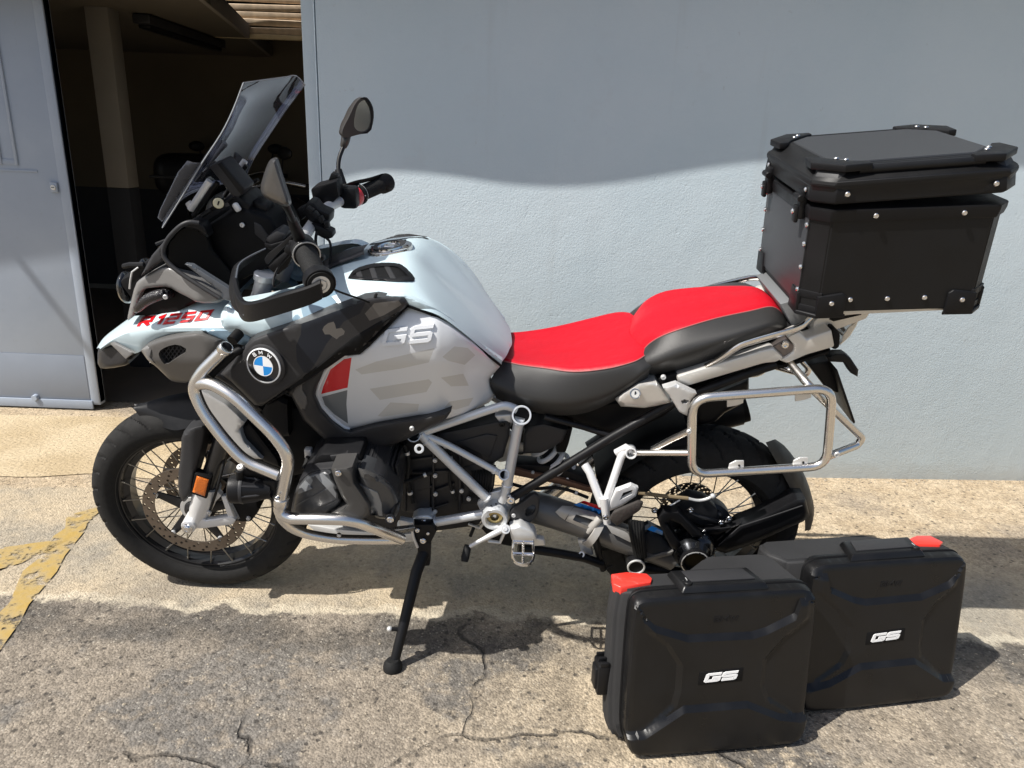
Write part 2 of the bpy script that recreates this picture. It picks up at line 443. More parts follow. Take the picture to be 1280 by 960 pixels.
# ================================================================== THE SETTING
def nodes_of(name, rough=.9):
    m = bpy.data.materials.new(name); m.use_nodes = True; t = m.node_tree; p = t.nodes['Principled BSDF']; p.inputs['Roughness'].default_value = rough
    p.inputs['Specular IOR Level'].default_value = .25
    g = t.nodes.new('ShaderNodeNewGeometry')
    def N(scale, detail=6, rough=.55, dist=0, src=None, typ='ShaderNodeTexNoise'):
        n = t.nodes.new(typ); n.inputs['Scale'].default_value = scale
        if typ == 'ShaderNodeTexNoise': n.inputs['Detail'].default_value = detail; n.inputs['Roughness'].default_value = rough; n.inputs['Distortion'].default_value = dist
        t.links.new(src or g.outputs['Position'], n.inputs['Vector']); return n.outputs[0]
    def ma(op, a, b=None, c=None):
        n = t.nodes.new('ShaderNodeMath'); n.operation = op
        for i, q in enumerate((a, b, c)):
            if q is None: continue
            if hasattr(q, 'is_linked'): t.links.new(q, n.inputs[i])
            else: n.inputs[i].default_value = q
        return n.outputs[0]
    def rm(v, a, b, c=0, d=1, sm=True):
        n = t.nodes.new('ShaderNodeMapRange'); n.interpolation_type = 'SMOOTHSTEP' if sm else 'LINEAR'
        for i, q in enumerate((a, b, c, d)): n.inputs[i+1].default_value = q
        t.links.new(v, n.inputs[0]); return n.outputs[0]
    def mix(f, a, b, mode='MIX'):
        n = t.nodes.new('ShaderNodeMix'); n.data_type = 'RGBA'; n.blend_type = mode
        for i, q in ((0, f), (6, a), (7, b)):
            if hasattr(q, 'is_linked'): t.links.new(q, n.inputs[i])
            else: n.inputs[i].default_value = (*q, 1) if isinstance(q, tuple) else q
        return n.outputs[2]
    def bump(h, s, d, nrm=None):
        n = t.nodes.new('ShaderNodeBump'); n.inputs['Strength'].default_value = s; n.inputs['Distance'].default_value = d; t.links.new(h, n.inputs['Height'])
        if nrm: t.links.new(nrm, n.inputs['Normal'])
        return n.outputs[0]
    sx = t.nodes.new('ShaderNodeSeparateXYZ'); t.links.new(g.outputs['Position'], sx.inputs[0])
    return m, t, p, g, N, ma, rm, mix, bump, sx

# ---- ground: sandy concrete by the wall, a smoother concrete strip, worn asphalt towards the viewer
m, t, p, g, N, ma, rm, mix, bump, sx = nodes_of('worn_concrete_and_asphalt')
X, Y = sx.outputs[0], sx.outputs[1]
n1 = N(2.2, 7, .62); n2 = N(9, 6, .6); n3 = N(40, 4, .6); n5 = N(.9, 4, .5); n6 = N(22, 6, .65)
def cells(scale):
    v = t.nodes.new('ShaderNodeTexVoronoi'); v.inputs['Scale'].default_value = scale; t.links.new(g.outputs['Position'], v.inputs['Vector'])
    s_ = t.nodes.new('ShaderNodeSeparateColor'); t.links.new(v.outputs['Color'], s_.inputs[0]); return v.outputs['Distance'], s_.outputs[0]
d1, r1 = cells(165); d2, r2 = cells(78)
sand = mix(rm(n2, .3, .7), (.385, .30, .20), (.475, .385, .27)); sand = mix(rm(n1, .48, .64), sand, (.31, .255, .19))
conc = mix(rm(n1, .36, .64), (.45, .37, .26), (.29, .26, .21)); conc = mix(rm(n6, .55, .75, 0, .5), conc, (.54, .47, .35)); conc = mix(rm(n2, .54, .70, 0, .45), conc, (.22, .20, .17))
yo = ma('ADD', Y, ma('MULTIPLY', ma('SUBTRACT', n2, .5), .13)); yo = ma('ADD', yo, ma('MULTIPLY', ma('SUBTRACT', n1, .5), .20)); yo = ma('ADD', yo, ma('MULTIPLY', ma('SUBTRACT', n6, .5), .05))
gx = rm(X, -.5, .45, 0, 1)
tar = mix(rm(n6, .4, .6), (.135, .124, .110), (.170, .156, .138)); agg = mix(rm(n2, .35, .65), (.205, .176, .142), (.260, .222, .176))
tarm = ma('MULTIPLY', rm(n1, .48, .56), rm(n6, .36, .50)); asph = mix(tarm, agg, tar)
grav = mix(rm(n2, .38, .60), (.26, .215, .155), (.40, .33, .235)); grav = mix(ma('MULTIPLY', rm(n1, .50, .58), rm(n6, .36, .52)), grav, (.115, .103, .088))
near = mix(ma('MULTIPLY', gx, rm(n5, .38, .52, .25, 1)), asph, grav)
ka = rm(yo, 1.905, 1.935); col = mix(ka, near, conc)
fr = ma('MULTIPLY', rm(yo, 1.72, 1.80), rm(yo, 1.935, 1.915)); fr = ma('MULTIPLY', fr, rm(n1, .40, .50)); col = mix(ma('MULTIPLY', fr, .70), col, (.098, .088, .076))
ed_ = ma('MULTIPLY', rm(yo, 1.905, 1.925), rm(yo, 1.965, 1.945)); col = mix(ma('MULTIPLY', ed_, .5), col, (.55, .49, .38))
wl = ma('SUBTRACT', yo, ma('MULTIPLY', X, .0574))
kb = rm(wl, 2.76, 2.80); kb = ma('MAXIMUM', kb, ma('MULTIPLY', rm(X, .75, 1.0), rm(yo, 2.18, 2.4))); col = mix(kb, col, sand)
stn = ma('MULTIPLY', rm(N(1.6, 5, .6, .4), .52, .66), ma('SUBTRACT', 1, kb)); col = mix(ma('MULTIPLY', stn, .5), col, (.19, .17, .145))
# single stones of the aggregate: every cell its own tone, dark joints between
sv = ma('ADD', ma('MULTIPLY', r1, .55), ma('MULTIPLY', r2, .45)); coarse = ma('MAXIMUM', rm(ka, 0, 1, .95, .45, False), ma('MULTIPLY', kb, .85))
tone = rm(sv, .1, .9, .62, 1.38, False); tone = ma('ADD', 1, ma('MULTIPLY', ma('SUBTRACT', tone, 1), coarse)); hs = t.nodes.new('ShaderNodeVectorMath'); hs.operation = 'SCALE'; t.links.new(col, hs.inputs[0]); t.links.new(tone, hs.inputs[3]); col = hs.outputs[0]
lt = ma('MULTIPLY', rm(r1, .94, .97), rm(d1, .55, .35)); col = mix(ma('MULTIPLY', lt, ma('MULTIPLY', coarse, .5)), col, (.50, .46, .38))
dk = ma('MULTIPLY', rm(r2, .07, .04), rm(d2, .55, .35)); col = mix(ma('MULTIPLY', dk, ma('MULTIPLY', coarse, .8)), col, (.05, .045, .04))
# cracks in the asphalt
vo = t.nodes.new('ShaderNodeTexVoronoi'); vo.feature = 'DISTANCE_TO_EDGE'; vo.inputs['Scale'].default_value = 1.15
ad = t.nodes.new('ShaderNodeVectorMath'); ad.operation = 'ADD'; nv = t.nodes.new('ShaderNodeTexNoise'); nv.inputs['Scale'].default_value = 5; nv.inputs['Detail'].default_value = 6
t.links.new(g.outputs['Position'], nv.inputs['Vector']); sc = t.nodes.new('ShaderNodeVectorMath'); sc.operation = 'SCALE'; sc.inputs[3].default_value = .16
t.links.new(nv.outputs[1], sc.inputs[0]); t.links.new(g.outputs['Position'], ad.inputs[0]); t.links.new(sc.outputs[0], ad.inputs[1]); t.links.new(ad.outputs[0], vo.inputs['Vector'])
ck = ma('MULTIPLY', rm(vo.outputs[0], .008, .002), ma('MULTIPLY', ma('SUBTRACT', 1, ka), rm(n5, .42, .54))); ck = ma('MULTIPLY', ck, rm(n2, .38, .55))
col = mix(ma('MULTIPLY', ck, .8), col, (.04, .036, .032))
t.links.new(col, p.inputs['Base Color'])
h = ma('ADD', ma('MULTIPLY', n3, .35), ma('MULTIPLY', ma('SUBTRACT', .6, d1), .5)); h = ma('ADD', h, ma('MULTIPLY', r2, .25)); h = ma('SUBTRACT', h, ma('MULTIPLY', ck, 1.5))
b1 = bump(n2, .2, .02); t.links.new(bump(h, .8, .006, b1), p.inputs['Normal'])
gm = MB(); S = 120
gm.add(([(-S, -S, 0), (S, -S, 0), (S, S, 0), (-S, S, 0)], [[0, 1, 2, 3]]))
ground = gm.build('ground', m); tag(ground, kind='structure', label='worn concrete and cracked asphalt yard in front of the garage')

# ---- ramp of grooved concrete in the garage mouth
WT = Vector((.99835, .05744, 0)); WN = Vector((-.05744, .99835, 0)); WO = Vector((-.814, 2.932, 0)); WROT = atan2(WT.y, WT.x)
def WL(x, y, z): return WO+WT*x+WN*y+Vector((0, 0, z))
m, t, p, g, N, ma, rm, mix, bump, sx = nodes_of('brushed_concrete_ramp')
n1 = N(3, 6, .6); n2 = N(60, 4, .6)
wv = t.nodes.new('ShaderNodeTexWave'); wv.inputs['Scale'].default_value = 9; wv.inputs['Distortion'].default_value = 5; wv.inputs['Detail'].default_value = 3; wv.inputs['Detail Scale'].default_value = 6
mp_ = t.nodes.new('ShaderNodeMapping'); mp_.inputs['Rotation'].default_value = (0, 0, radians(63)); t.links.new(g.outputs['Position'], mp_.inputs[0]); t.links.new(mp_.outputs[0], wv.inputs[0])
c = mix(rm(n1, .35, .65), (.44, .345, .215), (.54, .44, .295)); c = mix(ma('MULTIPLY', rm(n2, .55, .7), .4), c, (.36, .29, .20)); t.links.new(c, p.inputs['Base Color'])
t.links.new(bump(ma('ADD', ma('MULTIPLY', wv.outputs[0], .6), ma('MULTIPLY', n2, .7)), .7, .007), p.inputs['Normal'])
rmp = MB(); nx, ny = 60, 4; vs = []; fs = []
for j in range(ny+1):
    for i in range(nx+1):
        x = -4.5+5.3*i/nx; y = -.10+.70*j/ny
        if j == 0: y += .02*sin(x*5)+.015*sin(x*13+1)
        q = WL(x, y, .004+.0*j); vs.append(q)
for j in range(ny):
    for i in range(nx): a = j*(nx+1)+i; fs.append([a, a+1, a+nx+2, a+nx+1])
rmp.add((vs, fs)); o = rmp.build('ramp', m); tag(o, kind='structure', label='sunlit strip of brushed concrete in front of the garage door')

# ---- yellow road paint, worn
m, t, p, g, N, ma, rm, mix, bump, sx = nodes_of('worn_yellow_road_paint', .75)
n1 = N(14, 7, .65); n2 = N(60, 4, .6)
c = mix(rm(n1, .35, .65), (.40, .275, .085), (.38, .30, .17)); t.links.new(c, p.inputs['Base Color']); t.links.new(bump(n2, .5, .004), p.inputs['Normal'])
tr = t.nodes.new('ShaderNodeBsdfTransparent'); mxs = t.nodes.new('ShaderNodeMixShader'); out = t.nodes['Material Output']
wear = ma('MAXIMUM', rm(ma('ADD', ma('MULTIPLY', n1, .75), ma('MULTIPLY', n2, .25)), .600, .500), 0); t.links.new(wear, mxs.inputs[0]); t.links.new(tr.outputs[0], mxs.inputs[1]); t.links.new(p.outputs[0], mxs.inputs[2]); t.links.new(mxs.outputs[0], out.inputs[0])
def paint(pl, pr, nm):
    n = 24; vs = []; fs = []
    L = chaikin([W(*q, .004) for q in pl], 2); R_ = chaikin([W(*q, .004) for q in pr], 2)
    for i in range(len(L)):
        a = L[i]; b = R_[i]; j = .012*sin(i*2.1)+.006*sin(i*5.3)
        vs += [a+Vector((j, 0, 0)), b+Vector((-.5*j, 0, 0))]
    for i in range(len(L)-1): fs.append([2*i, 2*i+1, 2*i+3, 2*i+2])
    return one(nm, (vs, fs), m)
o = paint([(92, 642), (66, 672), (14, 742), (-52, 840)], [(127, 632), (102, 668), (44, 746), (-16, 840)], 'road_marking')
tag(o, kind='structure', label='flaking yellow painted line on the concrete')
o = paint([(5, 684), (-20, 705), (-60, 730)], [(88, 672), (60, 690), (0, 712)], 'road_marking')
tag(o, kind='structure', label='faint worn patch of yellow paint beside the line')

# ---- pale blue plastered wall
m, t, p, g, N, ma, rm, mix, bump, sx = nodes_of('pale_blue_plaster', .7)
n1 = N(1.3, 5, .55); n2 = N(14, 6, .55); n3 = N(70, 5, .55); n4 = N(5, 5, .6)
c = mix(rm(n1, .35, .65), (.530, .620, .670), (.570, .650, .695)); c = mix(ma('MULTIPLY', rm(n4, .58, .72), .22), c, (.50, .545, .575))
stv = t.nodes.new('ShaderNodeMapping'); stv.inputs['Scale'].default_value = (9, 9, .7); t.links.new(g.outputs['Position'], stv.inputs[0]); c = mix(ma('MULTIPLY', rm(N(1, 5, .6, 0, stv.outputs[0]), .58, .75), .22), c, (.44, .47, .48))
c = mix(ma('MULTIPLY', rm(N(24, 5, .7), .66, .72), .30), c, (.40, .42, .42))
drt = ma('MULTIPLY', rm(ma('ADD', sx.outputs[2], ma('MULTIPLY', n2, .12)), .17, .06), .35); c = mix(drt, c, (.42, .41, .37))
t.links.new(c, p.inputs['Base Color'])
pit = rm(N(38, 5, .6), .62, .70)
b0 = bump(n4, .10, .03); b1 = bump(N(150, 3, .5), .45, .0025, b0); t.links.new(bump(ma('SUBTRACT', ma('MULTIPLY', n2, .25), ma('MULTIPLY', pit, .55)), .16, .010, b1), p.inputs['Normal'])
M['wall'] = m
wall = empty('plaster_wall', WO, (0, 0, WROT)); tag(wall, 'pale blue plastered wall behind the motorcycle', 'wall')
def wallgrid(x0, x1, z0, z1, y0, y1, nm, par, nx=2, nz=2):
    return one(nm, box(((x0+x1)/2, (y0+y1)/2, (z0+z1)/2), (x1-x0, y1-y0, z1-z0), .004), 'wall', par)
wallgrid(.052, 6.5, -.02, 3.4, 0, .22, 'wall_face', wall)
wallgrid(.0, .0485, -.02, 3.4, .001, .221, 'corner_strip', wall)
wallgrid(-4.4, -.002, 2.985, 3.4, 0, .2, 'lintel', wall)
wallgrid(-5.6, -4.402, -.02, 3.4, 0, .2, 'side_pier', wall)

# ---- awning above the frame: its wavy front edge draws the shade on the wall
m, t, p, g, N, ma, rm, mix, bump, sx = nodes_of('grey_awning_sheet', .8); p.inputs['Base Color'].default_value = (.45, .44, .42, 1)
pts = [(-1.2, 1.13), (-.95, 1.15), (-.77, 1.205), (-.62, 1.255), (-.495, 1.272), (-.28, 1.262), (-.05, 1.235), (.13, 1.230), (.33, 1.245), (.54, 1.284), (.76, 1.33), (.97, 1.36), (1.3, 1.38), (1.7, 1.36), (2.1, 1.38), (2.6, 1.36), (4, 1.38), (5, 1.38)]   # shade line on the wall
ed = chaikin([Vector((a, 0, b)) for a, b in pts], 2); mb = MB(); vs = []; fs = []
nW = Vector((.05744, -.99835, 0)); OV = .30
for q in ed:
    S_ = WO+WT*((q.x-WO.x)/WT.x)+Vector((0, 0, q.z)); E_ = S_+SUN*(OV/SUN.dot(nW)); Wb = E_-nW*(OV+.02)
    for s in (0, 1): vs += [E_+Vector((0, 0, .012*s)), Wb+Vector((0, 0, .06+.012*s))]
for i in range(len(ed)-1):
    a = 4*i; b = a+4; fs += [[a, a+1, b+1, b], [a+2, b+2, b+3, a+3], [a, b, b+2, a+2], [a+1, a+3, b+3, b+1]]
mb.add((vs, fs)); aw = mb.build('awning', m); tag(aw, 'grey sheet awning along the top of the plastered wall', 'awning')

# ---- steel garage door leaf
m, t, p, g, N, ma, rm, mix, bump, sx = nodes_of('blue_grey_door_paint', .45)
n1 = N(2.5, 5, .6); n2 = N(30, 5, .6); n3 = N(3, 5, .6)
c = mix(rm(n1, .35, .65), (.335, .385, .465), (.37, .42, .495)); c = mix(ma('MULTIPLY', rm(n2, .62, .74), .3), c, (.30, .32, .36)); t.links.new(c, p.inputs['Base Color'])
t.links.new(bump(ma('ADD', n3, ma('MULTIPLY', n2, .2)), .12, .01), p.inputs['Normal']); M['door'] = m; M['door_low'] = mat('darker_blue_grey_paint', (.255, .29, .35), .5, noise=(6, .10), bump=(4, .1, .01))
DY = 3.556
door = empty('garage_door', (-2.2, DY, 0)); tag(door, 'blue grey steel garage door leaf beside the dark opening', 'door')
def dbox(x0, x1, y0, y1, z0, z1, nm, bev=.004, mm='door'):
    return one(nm, box(((x0+x1)/2+2.2, (y0+y1)/2-DY, (z0+z1)/2), (x1-x0, y1-y0, z1-z0), bev), mm, door)
xr = -2.118
dbox(-3.5, xr, DY+.0, DY+.05, .03, 2.6, 'door_panel')
dbox(-3.5, xr-.035, DY-.012, DY-.002, .008, .055, 'bottom_rail')
dbox(xr-.045, xr+.0, DY-.004, DY+.0515, .04, 2.6, 'edge_profile')
zl = 1.19
dbox(-3.5, -2.255, DY-.004, DY-.001, zl-.01, zl+.0, 'seam_strip', .001)
for xx in (-2.42, -2.345): dbox(xx-.007, xx+.007, DY-.010, DY+.002, zl+.02, 2.6, 'pressed_rib', .004)
dbox(-3.5, -2.352, DY-.003, DY-.0005, zl+.02, zl+.045, 'panel_step', .001)
kp = onplane(69, 234, Vector((0, DY, 0)), Vector((0, 1, 0)))
lk = MB(); lk.add(box((kp.x+2.2, -.008, kp.z), (.034, .012, .046), .003), 0); lk.add(cyl((kp.x+2.2, -.01, kp.z), (kp.x+2.2, -.02, kp.z), .012), 1); lk.add(box((kp.x+2.2, -.0205, kp.z), (.014, .002, .003), 0), 2)
lk.build('lock', ['door', 'alu', 'plastic_dk'], door)
kp = onplane(46, 496, Vector((0, DY, 0)), Vector((0, 1, 0)))
one('stop_button', cyl((kp.x+2.2, -.001, kp.z), (kp.x+2.2, -.024, kp.z), .017, .015), 'door', door)
for a, b in ((12, 62), (63, 84)):
    q0 = onplane(a, 482, Vector((0, DY, 0)), Vector((0, 1, 0))); q1 = onplane(b, 484, Vector((0, DY, 0)), Vector((0, 1, 0)))
    one('scratch', box(((q0.x+q1.x)/2+2.2, -.0006, (q0.z+q1.z)/2), ((q1.x-q0.x), .001, .0016), 0), 'whiteline', door)
# added unseen rod before the lintel: it lays the slanting shadow across the leaf
S1 = onplane(16, 314, Vector((0, DY, 0)), Vector((0, 1, 0))); S2 = onplane(122, 452, Vector((0, DY, 0)), Vector((0, 1, 0))); k = 2.30/SUN.z*1.0
wi = Matrix.Rotation(-WROT, 3, 'Z'); P1, P2 = [wi @ (q+SUN*k-WO) for q in (S1, S2)]; P0 = P1+(P1-P2)*.35
one('shadow_rod', tube([P0, P1, P2], .019, 10), 'alu', wall)
dbox(-3.5, xr-.05, DY-.003, DY-.0008, .056, .292, 'lower_band', .001, 'door_low')  # separate darker band added across the bottom of the leaf
# ---- inside of the garage
GY = 6.62
def ms(name, col, r=.85, nz=(6, .12)): M[name] = mat(name, col, r, noise=nz); return M[name]
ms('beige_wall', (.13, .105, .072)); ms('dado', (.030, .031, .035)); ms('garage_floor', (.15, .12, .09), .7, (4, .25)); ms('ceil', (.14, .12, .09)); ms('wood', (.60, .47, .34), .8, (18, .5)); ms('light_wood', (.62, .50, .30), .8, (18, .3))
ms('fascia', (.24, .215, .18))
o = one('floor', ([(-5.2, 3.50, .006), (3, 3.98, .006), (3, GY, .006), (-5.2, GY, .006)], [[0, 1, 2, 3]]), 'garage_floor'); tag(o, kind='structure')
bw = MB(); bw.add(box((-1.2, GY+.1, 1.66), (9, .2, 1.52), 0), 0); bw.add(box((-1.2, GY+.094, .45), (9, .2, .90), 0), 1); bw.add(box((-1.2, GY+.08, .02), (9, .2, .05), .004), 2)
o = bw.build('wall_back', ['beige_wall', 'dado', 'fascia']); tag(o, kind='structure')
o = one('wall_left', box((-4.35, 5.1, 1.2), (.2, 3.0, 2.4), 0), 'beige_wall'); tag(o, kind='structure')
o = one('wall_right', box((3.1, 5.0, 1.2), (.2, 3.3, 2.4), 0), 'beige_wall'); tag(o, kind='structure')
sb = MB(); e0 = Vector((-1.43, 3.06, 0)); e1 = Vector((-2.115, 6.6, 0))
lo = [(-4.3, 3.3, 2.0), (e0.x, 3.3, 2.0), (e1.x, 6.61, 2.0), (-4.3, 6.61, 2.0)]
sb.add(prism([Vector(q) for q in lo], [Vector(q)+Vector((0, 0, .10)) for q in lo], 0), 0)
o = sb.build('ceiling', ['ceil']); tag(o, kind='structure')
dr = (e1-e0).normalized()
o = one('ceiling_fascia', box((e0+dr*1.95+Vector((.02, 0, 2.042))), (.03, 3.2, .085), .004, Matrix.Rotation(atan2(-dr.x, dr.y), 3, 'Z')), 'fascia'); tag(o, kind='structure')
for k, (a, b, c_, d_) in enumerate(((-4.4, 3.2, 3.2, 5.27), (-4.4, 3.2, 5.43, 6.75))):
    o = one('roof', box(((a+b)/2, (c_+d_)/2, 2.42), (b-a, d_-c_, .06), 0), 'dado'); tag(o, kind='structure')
sh = empty('slatted_shutter', (-1.4, 5.41, 2.0)); tag(sh, 'weathered wooden slat shutter high in the garage corner', 'shutter')
me0 = None
for k in range(6):
    z = 2.052+k*.047
    if me0 is None:
        s0 = one('slat', box((0, 0, 0), (1.5, .018, .039), .003), 'wood', sh); me0 = s0
    else:
        s0 = me0.copy(); COL.objects.link(s0)
    s0.location = (-.0, .004*((k*7) % 3), z-2.0); s0.rotation_euler = (radians(14), radians(.5*((k*5) % 3-1)), 0)
one('bottom_rail', box((0, -.006, .012), (1.5, .03, .03), .004), 'light_wood', sh)
pc = onplane(133, 120, Vector((0, 4.3, 0)), Vector((0, 1, 0))); pm = MB(); pm.add(box((pc.x, 4.36, 1.535), (.125, .12, .93), .004), 0); pm.add(box((pc.x, 4.36, .536), (.127, .122, 1.064), .004), 1)
o = pm.build('post', ['fascia', 'dado']); tag(o, 'beige square post standing inside the garage by the door', 'post')
lf = empty('ceiling_lamp', (-2.12, 5.0, 2.0)); tag(lf, 'unlit strip lamp under the dim garage ceiling', 'lamp')
one('housing', box((0, 0, -.03), (.10, 1.1, .05), .01), 'plastic_gr', lf); one('diffuser', box((0, 0, -.062), (.07, 1.04, .03), .012), 'plastic', lf)

# ---- loose grit lying on the yard and along the foot of the wall
M['grit'] = mat('loose_grit', (.34, .29, .22), .9, noise=(120, .45))
gv = MB(); rg = random.Random(3)
def pebble(x, y, r):
    n = 5; a0 = rg.random()*6; vs = [(x, y, r*.9)]+[(x+r*cos(a0+k*2*pi/n)*(.7+.5*rg.random()), y+r*sin(a0+k*2*pi/n)*(.7+.5*rg.random()), r*(.15+.4*rg.random())) for k in range(n)]+[(x+r*.9*cos(a0+k*2*pi/n), y+r*.9*sin(a0+k*2*pi/n), -.001) for k in range(n)]
    gv.add((vs, [[0, 1+k, 1+(k+1) % n] for k in range(n)]+[[1+k, 6+k, 6+(k+1) % n, 1+(k+1) % n] for k in range(n)]))
for k in range(900):
    q = W(rg.uniform(-40, 1320), 600+360*rg.random()**.7); pebble(q.x, q.y, .0012+.0035*rg.random()**3)
for k in range(520):
    u = rg.uniform(.02, 3.3); d_ = -.004-abs(rg.gauss(0, .035)); q = WL(u, d_, 0); pebble(q.x, q.y, .0016+.0050*rg.random()**2)
o = gv.build('loose_gravel', 'grit', None, 20); tag(o, 'fine loose grit scattered over the yard and the foot of the wall', 'gravel', kind='stuff')
# ================================================================== THE MOTORCYCLE
BK = empty('motorcycle', BO, (LEAN, 0, 0))
tag(BK, 'pale blue and silver adventure motorcycle with red seat leaning on its side stand', 'motorcycle')
def part(name, mb, mats, ang=38, mir=False, par=None, label=None):
    if isinstance(mb, tuple): mb = MB().add(mb[:2])
    o = mb.build(name, mats, par or BK, ang)
    if label: o['label'] = label
    if mir: mirror(o)
    return o
Yv = Vector((0, 1, 0))
def bolt(mb, c, r=.007, h=.006, mi=0, ax=(0, -1, 0)):
    c = Vector(c); a = Vector(ax).normalized(); mb.add(lathe([(0, 0), (r, 0), (r, h*.7), (r*.8, h), (r*.45, h), (r*.4, h*.5), (0, h*.5)], c, a, 12), mi)

# ------------------------------------------------------------------ wheels
def wheel(nm, cx, R, rim, hw, nsp, discs, groove):
    c = Vector((cx, 0, R))
    prof = []                                               # tyre section, outer side
    for k in range(25):
        a = pi*k/24; y = -cos(a)*hw; r = rim+.018+(R-rim-.018)*min(1, max(0, sin(a))**.62)
        prof.append((r, y))
    prof = [(rim-.004, -hw*.72), (rim+.008, -hw*.86)]+prof+[(rim+.008, hw*.86), (rim-.004, hw*.72)]
    seg = 540; v = []; f = []
    for r, y in prof:
        for k in range(seg):
            a = 2*pi*k/seg; rr = r
            if r > R-.045:
                ph = (a*groove/(2*pi)+abs(y)/hw*1.15*(1 if y > 0 else 1)+(0 if y < 0 else .5)) % 1
                if ph < .15 and .10 < abs(y)/hw < .93: rr -= .010
                if abs(y) < hw*.035: rr -= .004
            v.append((rr*cos(a), y, rr*sin(a)))
    n = len(prof)
    for i in range(n-1):
        for k in range(seg): f.append([i*seg+k, i*seg+(k+1) % seg, (i+1)*seg+(k+1) % seg, (i+1)*seg+k])
    rp = [(rim+.006, -hw*.80), (rim+.012, -hw*.76), (rim+.012, -hw*.70), (rim-.002, -hw*.66), (rim-.006, -hw*.45), (rim-.022, -hw*.3), (rim-.022, hw*.3), (rim-.006, hw*.45), (rim-.002, hw*.66), (rim+.012, hw*.70), (rim+.012, hw*.76), (rim+.006, hw*.80)]
    rp = rp+[(r-.006, y*.97) for r, y in rp[::-1]]
    wh = one(nm, lathe(rp, (0, 0, 0), (0, 1, 0), 96, True), 'rimblack', BK, 30); wh.location = c
    one('tyre', (v, f), 'tyre', wh, 50)
    hb = MB(); hb.add(lathe([(.018, -.075), (.03, -.07), (.032, -.045), (.055, -.04), (.055, -.034), (.03, -.028), (.028, .028), (.055, .034), (.055, .04), (.032, .045), (.03, .07), (.018, .075)], (0, 0, 0), (0, 1, 0), 32), 0)
    hb.build('hub', ['engine'], wh)
    me = None
    for k in range(nsp):
        sd = 1 if k % 2 else -1; cr = 1 if (k//2) % 2 else -1; a = 2*pi*k/nsp
        if me is None: me = {}
        key = (sd, cr)
        if key not in me:
            da = radians(34)*cr
            p0 = Vector((.052*cos(da), sd*.038, .052*sin(da))); p1 = Vector((rim-.006, sd*hw*.52, 0))
            mb = MB(); mb.add(tube([p0, p1], .0019, 6)); mb.add(tube([p1.lerp(p0, .07), p1], .0032, 6)); o = mb.build('spoke', 'spoke', wh); me[key] = o; o.rotation_euler = (0, -a, 0)
        else:
            o = me[key].copy(); COL.objects.link(o); o.rotation_euler = (0, -a, 0)
    for dy, ro, ri in discs:
        v = []; f = []; ns = 44; rows = [ri, ri+(ro-ri)*.34, ri+(ro-ri)*.67, ro]
        for s in (0, 1):                                    # both faces, every cell with its drilled hole
            for j in range(3):
                for i in range(ns):
                    a0 = 2*pi*(i+.33*j)/ns; a1 = 2*pi*(i+1+.33*j)/ns; am = (a0+a1)/2; rm_ = (rows[j]+rows[j+1])/2
                    o_ = len(v); bd = [(rows[j], a0), (rows[j], am), (rows[j], a1), (rm_, a1), (rows[j+1], a1), (rows[j+1], am), (rows[j+1], a0), (rm_, a0)]
                    hr = .0042 if (i+j) % 2 == 0 else .0004; y = dy+(.0025 if s else -.0025)
                    for r, a in bd: v.append((r*cos(a), y, r*sin(a)))
                    for q in range(8):
                        tq = -3*pi/4+q*pi/4; dr_, dt = hr*cos(tq+pi/4*0)*0, 0
                        rr, aa = bd[q]; ux = (rr-rm_); uy = (aa-am)*rm_; L = sqrt(ux*ux+uy*uy) or 1
                        v.append(((rm_+ux/L*hr)*cos(am+uy/L*hr/rm_), y, (rm_+ux/L*hr)*sin(am+uy/L*hr/rm_)))
                    for q in range(8): f.append([o_+q, o_+(q+1) % 8, o_+8+(q+1) % 8, o_+8+q])
        for rr in (ri, ro):
            o_ = len(v)
            for i in range(120):
                a = 2*pi*i/120
                for y in (-.0025, .0025): v.append((rr*cos(a), dy+y, rr*sin(a)))
            for i in range(120): f.append([o_+2*i, o_+2*i+1, o_+(2*i+3) % 240, o_+(2*i+2) % 240])
        bd = one('brake_disc', (v, f), 'disc', wh)
        cr_ = MB()
        for k in range(5):
            a = 2*pi*k/5+.2; u = Vector((cos(a), 0, sin(a))); w_ = Vector((-sin(a), 0, cos(a))); q = Vector((0, dy*.9, 0))
            F_ = [q+u*.03+w_*.02, q+u*.03-w_*.02, q+u*(ri+.008)-w_*.009, q+u*(ri+.008)+w_*.009]; cr_.add(prism(F_, [x+Vector((0, .006, 0)) for x in F_], .001), 0)
            cr_.add(cyl(q+u*(ri+.004)+Vector((0, -.006*(1 if dy < 0 else -1), 0)), q+u*(ri+.004)+Vector((0, .004, 0)), .009, seg=12), 1)
        cr_.build('disc_carrier', ['engine', 'alu'], wh)
    return wh
M['rimblack'] = mat('black_rim_enamel', (.012, .012, .013), .3, 0, .3)
fw = wheel('wheel', -.752, .325, .241, .062, 40, [(-.068, .153, .118), (.068, .153, .118)], 30)
rw = wheel('wheel', .752, .318, .216, .086, 36, [(.06, .088, .066)], 26)
c = Vector((-.752, -.068, .325)); part('sensor_ring', ring(c+Vector((0, .006, 0)), c+Vector((0, .010, 0)), .046, .032), 'alu')

